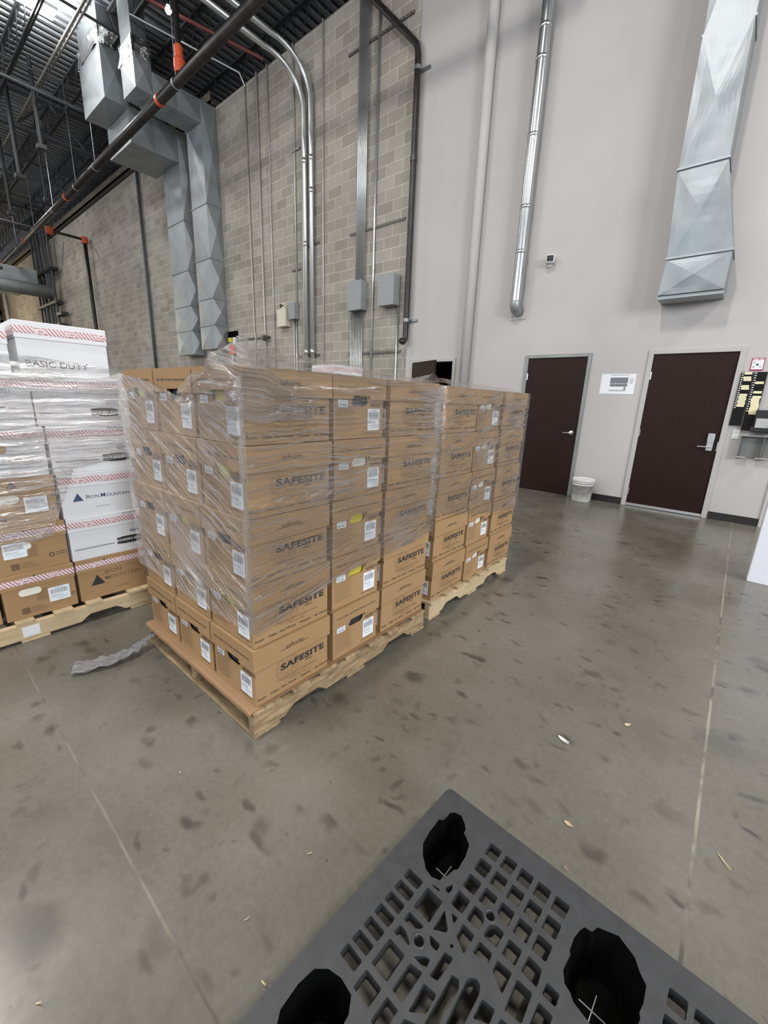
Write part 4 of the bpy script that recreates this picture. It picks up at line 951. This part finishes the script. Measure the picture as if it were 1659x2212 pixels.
wrap('clear stretch wrap around the second stack of brown boxes', [(-1.9, 2.094), (-1.319, 2.094), (-1.319, 3.32), (-1.7, 3.32)], lerpf([(0, .70), (.6, .72), (1.2, .62), (1.8, .55)]), lerpf([(0, 1.478), (9, 1.478)]), lambda s_, z: .24, 21, extra=secflap)
wrap('clear stretch wrap around the white cartons on the left pallet', [(-3.2, .10), (LX + .012, .10), (LX + .012, .985), (-3.25, .985)], lerpf([(0, .62), (.33, .50), (.75, .58), (.9, .95), (1.2, 1.0), (1.6, .9)]), lerpf([(0, 1.58), (.6, 1.56), (1.2, 1.50), (1.6, 1.46)]), lambda s_, z: .03, 33, off=.012)
wrap('clear stretch wrap around the white cartons behind the near stack', [(-3.6, 2.965), (-3.18, 2.965), (-3.18, 3.42)], lerpf([(0, .8), (9, .8)]), lerpf([(0, 1.62), (9, 1.60)]), lambda s_, z: .05, 44)
# loose tail on the floor
b = MB(); b.smooth = True; uv = []
def tail(u, v):
    p0, p1, p2, p3 = Vector((-2.30, .80, .085)), Vector((-2.30, .72, .03)), Vector((-2.22, .62, .015)), Vector((-2.345, .40, .012))
    q = ((1 - u) ** 3) * p0 + 3 * u * (1 - u) ** 2 * p1 + 3 * u * u * (1 - u) * p2 + u ** 3 * p3
    wd = .012 + .05 * u * (1 - .3 * u) + .02 * max(0, noise.noise(Vector((u * 8, 0, 0)))); a = (v - .5) * 2
    return (q.x + a * wd + .01 * noise.noise(Vector((u * 20, v * 3, 1))), q.y - a * wd * .4, max(.003, q.z + .016 * noise.noise(Vector((u * 14, v * 9, 2))) + .008))
sheet(b, uv, tail, 70, 16, 2); sheet(b, uv, lambda u, v: tuple(Vector(tail(u, v)) + Vector((.004, .004, .006 * math.sin(u * 40)))), 70, 16, 3); b.uv = uv
tag(b.obj('wrap_tail', M['film_white']), 'loose twisted tail of clear wrap lying on the floor by the near pallet', 'plastic wrap')

# ------------------------------------------------------------ black plastic pallet
PW, PL = 1.06, 1.27; PZ = .14
t = thing('plastic_pallet', 'black plastic pallet with grid deck in the foreground', 'pallet', (-.514, 1.015, 0), -.049)
cells = []
for k in range(5):
    for j in range(4):
        cells.append([(.193 + .048 * k, .065 + .057 * j), (.229 + .048 * k, .065 + .057 * j), (.229 + .048 * k, .106 + .057 * j), (.193 + .048 * k, .106 + .057 * j)])
cells = [c for c in cells if not (c[0][0] > .33 and c[0][1] > .22)]
def cham(c, ctr, r_):
    out = []
    for i, p in enumerate(c):
        if math.hypot(p[0] - ctr[0], p[1] - ctr[1]) < r_:
            a, e = Vector(c[i - 1]), Vector(c[(i + 1) % len(c)]); P_ = Vector(p)
            out += [tuple(P_ + (a - P_).normalized() * .013), tuple(P_ + (e - P_).normalized() * .013)]
        else: out.append(p)
    return out
for k in range(7): cells.append([(.065, .287 + .038 * k), (.114, .287 + .038 * k), (.114, .314 + .038 * k), (.065, .314 + .038 * k)])
T_ = [[(.192, .299), (.194, .354), (.222, .336), (.222, .328)], [(.207, .292), (.226, .290), (.225, .309)], [(.241, .291), (.275, .292), (.275, .341), (.242, .324)], [(.289, .293), (.323, .292), (.326, .316), (.288, .324)],
 [(.337, .295), (.373, .292), (.373, .341), (.338, .320)], [(.385, .294), (.421, .292), (.424, .354), (.388, .360)], [(.338, .238), (.372, .238), (.372, .277), (.338, .277)], [(.386, .236), (.42, .238), (.424, .277), (.385, .275)], [(.436, .252), (.466, .252), (.466, .279), (.436, .279)],
 [(.240, .368), (.262, .364), (.259, .422), (.240, .428)], [(.194, .441), (.226, .434), (.225, .505), (.194, .503)], [(.238, .446), (.270, .441), (.272, .481), (.242, .505)], [(.129, .289), (.178, .289), (.180, .350), (.130, .350)], [(.129, .365), (.175, .364), (.171, .386), (.130, .388)],
 [(.13, .402), (.161, .401), (.174, .418), (.129, .425)], [(.197, .366), (.226, .365), (.226, .384), (.199, .384)], [(.198, .412), (.225, .403), (.227, .425), (.194, .427)], [(.345, .377), (.374, .373), (.376, .401), (.346, .418)], [(.130, .439), (.178, .439), (.178, .503), (.130, .503)],
 [(.130, .518), (.178, .518), (.178, .560), (.130, .560)], [(.194, .518), (.226, .518), (.226, .57), (.194, .57)], [(.242, .518), (.27, .505), (.27, .57), (.242, .57)], [(.388, .376), (.421, .372), (.421, .41), (.388, .425)], [(.436, .296), (.468, .296), (.468, .354), (.436, .354)], [(.436, .37), (.468, .37), (.468, .43), (.436, .43)],
 [(.388, .44), (.421, .426), (.421, .49), (.388, .49)], [(.346, .44), (.374, .43), (.374, .49), (.346, .49)], [(.345, .506), (.374, .506), (.374, .57), (.345, .57)], [(.388, .506), (.421, .506), (.421, .57), (.388, .57)], [(.436, .446), (.468, .446), (.468, .50), (.436, .50)]]
cells += T_
circ = [((.184, .395), .0125), ((.2825, .2295), .0115)]
small = [((.246, .348), .004)]
slots = [[(.304, .372), (.312, .361), (.322, .357), (.332, .362), (.337, .374), (.340, .56), (.314, .56)], [(.275, .39), (.292, .386), (.300, .398), (.300, .56), (.278, .56)]]
tri = [[(.135, .275), (.155, .270), (.159, .276), (.139, .278)], [(.164, .254), (.174, .236), (.180, .248), (.178, .263), (.168, .262)]]
def rnd(c, r_=.0045, n=3):
    c = list(c); out = []; L_ = len(c)
    for i in range(L_):
        p_, a, e = Vector(c[i]), Vector(c[i - 1]), Vector(c[(i + 1) % L_]); la, le = (a - p_).length, (e - p_).length; rr = min(r_, la * .4, le * .4)
        q0 = p_ + (a - p_).normalized() * rr; q1 = p_ + (e - p_).normalized() * rr
        for k in range(n + 1): u = k / n; out.append(tuple((1 - u) ** 2 * q0 + 2 * u * (1 - u) * p_ + u * u * q1))
    return out
holes = [rnd(cham(cham(c, circ[0][0], .024), circ[1][0], .024)) for c in cells] + [rnd(s_, .004) for s_ in slots + tri]
holes += [ellipse(c[0], c[1], r_, r_, 16) for c, r_ in circ + small]
cup1 = [(.063, .062), (.085, .056), (.109, .073), (.118, .085), (.121, .098), (.130, .102), (.150, .116), (.160, .150), (.163, .195), (.156, .205), (.150, .235), (.146, .252), (.122, .262), (.098, .257), (.085, .245), (.072, .236), (.051, .208), (.044, .165), (.042, .116), (.052, .108), (.055, .09), (.053, .075)]
cupm = [(.457, .100), (.463, .085), (.480, .082), (.487, .062), (.530, .044), (.569, .062), (.585, .085), (.601, .100), (.603, .138), (.600, .160), (.604, .170), (.600, .196), (.57, .24), (.53, .253), (.491, .243), (.48, .232), (.466, .226), (.455, .205), (.457, .165), (.453, .158), (.452, .125)]
cupl = [(.045, .600), (.068, .578), (.10, .568), (.137, .571), (.155, .595), (.162, .64), (.158, .69), (.135, .70), (.125, .72), (.08, .72), (.062, .71), (.046, .69), (.04, .64)]
cups = [cup1, cupm, cupl]
# the rest of the deck, mirrored about the pallet's middle
mu = lambda c: [(PW - x, y) for x, y in c][::-1]; mv = lambda c: [(x, PL - y) for x, y in c][::-1]
inner = [h for h in holes if max(p[0] for p in h) < .5 and max(p[1] for p in h) < .60]
allh = inner + [mu(h) for h in inner if max(p[0] for p in h) < .475]
allh += [mv(h) for h in list(allh) if max(p[1] for p in h) < .58]
cc = cups[:]; allc = [cup1, mu(cup1), mv(cup1), mv(mu(cup1)), cupm, mv(cupm), cupl, mu(cupl), ellipse(PW / 2, PL / 2, .07, .075, 20)]
b = MB(); outer = rnd([(0, 0), (PW, 0), (PW, PL), (0, PL)], .022, 6)
FX = Matrix(((1, 0, 0, 0), (0, -1, 0, 0), (0, 0, 1, 0), (0, 0, 0, 1)))
b.plate([(x, -y) for x, y in outer], [[(x, -y) for x, y in h] for h in allh + allc], PZ - .032, PZ)
b.obj('deck', M['plastic'], t)
b = MB(); o2 = [(PW / 2 + (x - PW / 2) * .9985, -(PL / 2 + (y - PL / 2) * .9985)) for x, y in outer]; i2 = [(PW / 2 + (x - PW / 2) * .985, -(PL / 2 + (y - PL / 2) * .985)) for x, y in outer]
b.plate(o2, [i2], PZ - .055, PZ - .0325); b.obj('skirt', M['plastic'], t)
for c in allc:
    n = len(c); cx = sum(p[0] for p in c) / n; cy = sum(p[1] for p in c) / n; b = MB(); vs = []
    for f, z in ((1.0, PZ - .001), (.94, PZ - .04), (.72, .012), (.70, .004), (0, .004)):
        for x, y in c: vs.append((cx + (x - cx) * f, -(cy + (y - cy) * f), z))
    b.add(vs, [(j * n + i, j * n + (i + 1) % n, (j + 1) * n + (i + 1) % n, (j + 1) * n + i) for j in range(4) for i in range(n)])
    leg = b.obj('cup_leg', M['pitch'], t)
    q = MB().cbox((cx, -cy, .006), (.002, .075, .002)).cbox((cx, -cy, .006), (.06, .002, .002)); q.obj('light_cross', M['conduit_thin'], leg)  # pale bars stand in for the cross of light at the cup bottom
for (c, r_) in circ:
    q = MB(); q.smooth = True; q.lathe([(r_, -.05), (r_, .002), (r_ + .004, .002), (r_ + .004, -.05)], 20, 0, Matrix.Translation((c[0], -c[1], PZ))); q.obj('boss_ring', M['plastic'], t)

# ------------------------------------------------------------ litter on the floor
def scrap(name, x, y, L_, w_, a, mat, label, cat='scrap', curl=.01):
    b = MB(); n = 10; vs = []; L_ *= .85; w_ *= .75
    for i in range(n + 1):
        u = i / n; h = w_ / 2 * (1 - abs(2 * u - .8) ** 1.6 * .85); px = (u - .5) * L_
        for s_ in (-1, 1): vs.append((px, s_ * max(h, .0008), .002 + curl * (u ** 2) * (1 if s_ > 0 else .3)))
    b.add(vs, [(2 * i, 2 * i + 2, 2 * i + 3, 2 * i + 1) for i in range(n)]); o = b.obj(name, M[mat]); o.location = (x, y, 0); o.rotation_euler = (0, 0, a)
    s2 = o.modifiers.new('s', 'SOLIDIFY'); s2.thickness = .0015; s2.offset = 1
    tag(o, label, cat)
scrap('paper_scrap', -.322, 1.652, .066, .022, -.50, 'paper', 'curled white scrap of paper on the open floor', curl=.02)
scrap('cardboard_scrap', -.187, 1.281, .036, .018, -.2, 'woodchip', 'tan cardboard flake on the floor beyond the black pallet')
scrap('wood_splinter', .228, 1.490, .062, .006, -.9, 'woodchip', 'long pale wood splinter at the lower right')
scrap('wood_splinter', -.149, 1.127, .018, .004, -.7, 'woodchip', 'tiny wood splinter just beyond the black pallet edge')
scrap('wood_splinter', -.770, .404, .016, .003, 1.2, 'woodchip', 'tiny pale splinter on the floor at bottom left centre')
scrap('wood_splinter', -.775, .628, .018, .003, .8, 'woodchip', 'faint pale splinter left of the black pallet')
scrap('wood_splinter', -.624, .360, .022, .005, .1, 'woodchip', 'pale splinter beside the lower left edge of the black pallet')
scrap('wood_splinter', -.986, -.003, .016, .004, .8, 'woodchip', 'pale splinter at the bottom left corner of the picture')
scrap('cardboard_scrap', -.132, 1.946, .028, .024, .5, 'woodchip', 'small tan flake on the floor right of the paper scrap')
scrap('wood_splinter', -.938, 3.133, .028, .005, .2, 'woodchip', 'pale splinter on the floor near the second pallet', curl=.004)
scrap('wood_splinter', -1.361, .493, .012, .008, .2, 'woodchip', 'small pale chip in a dark stain before the near pallet')
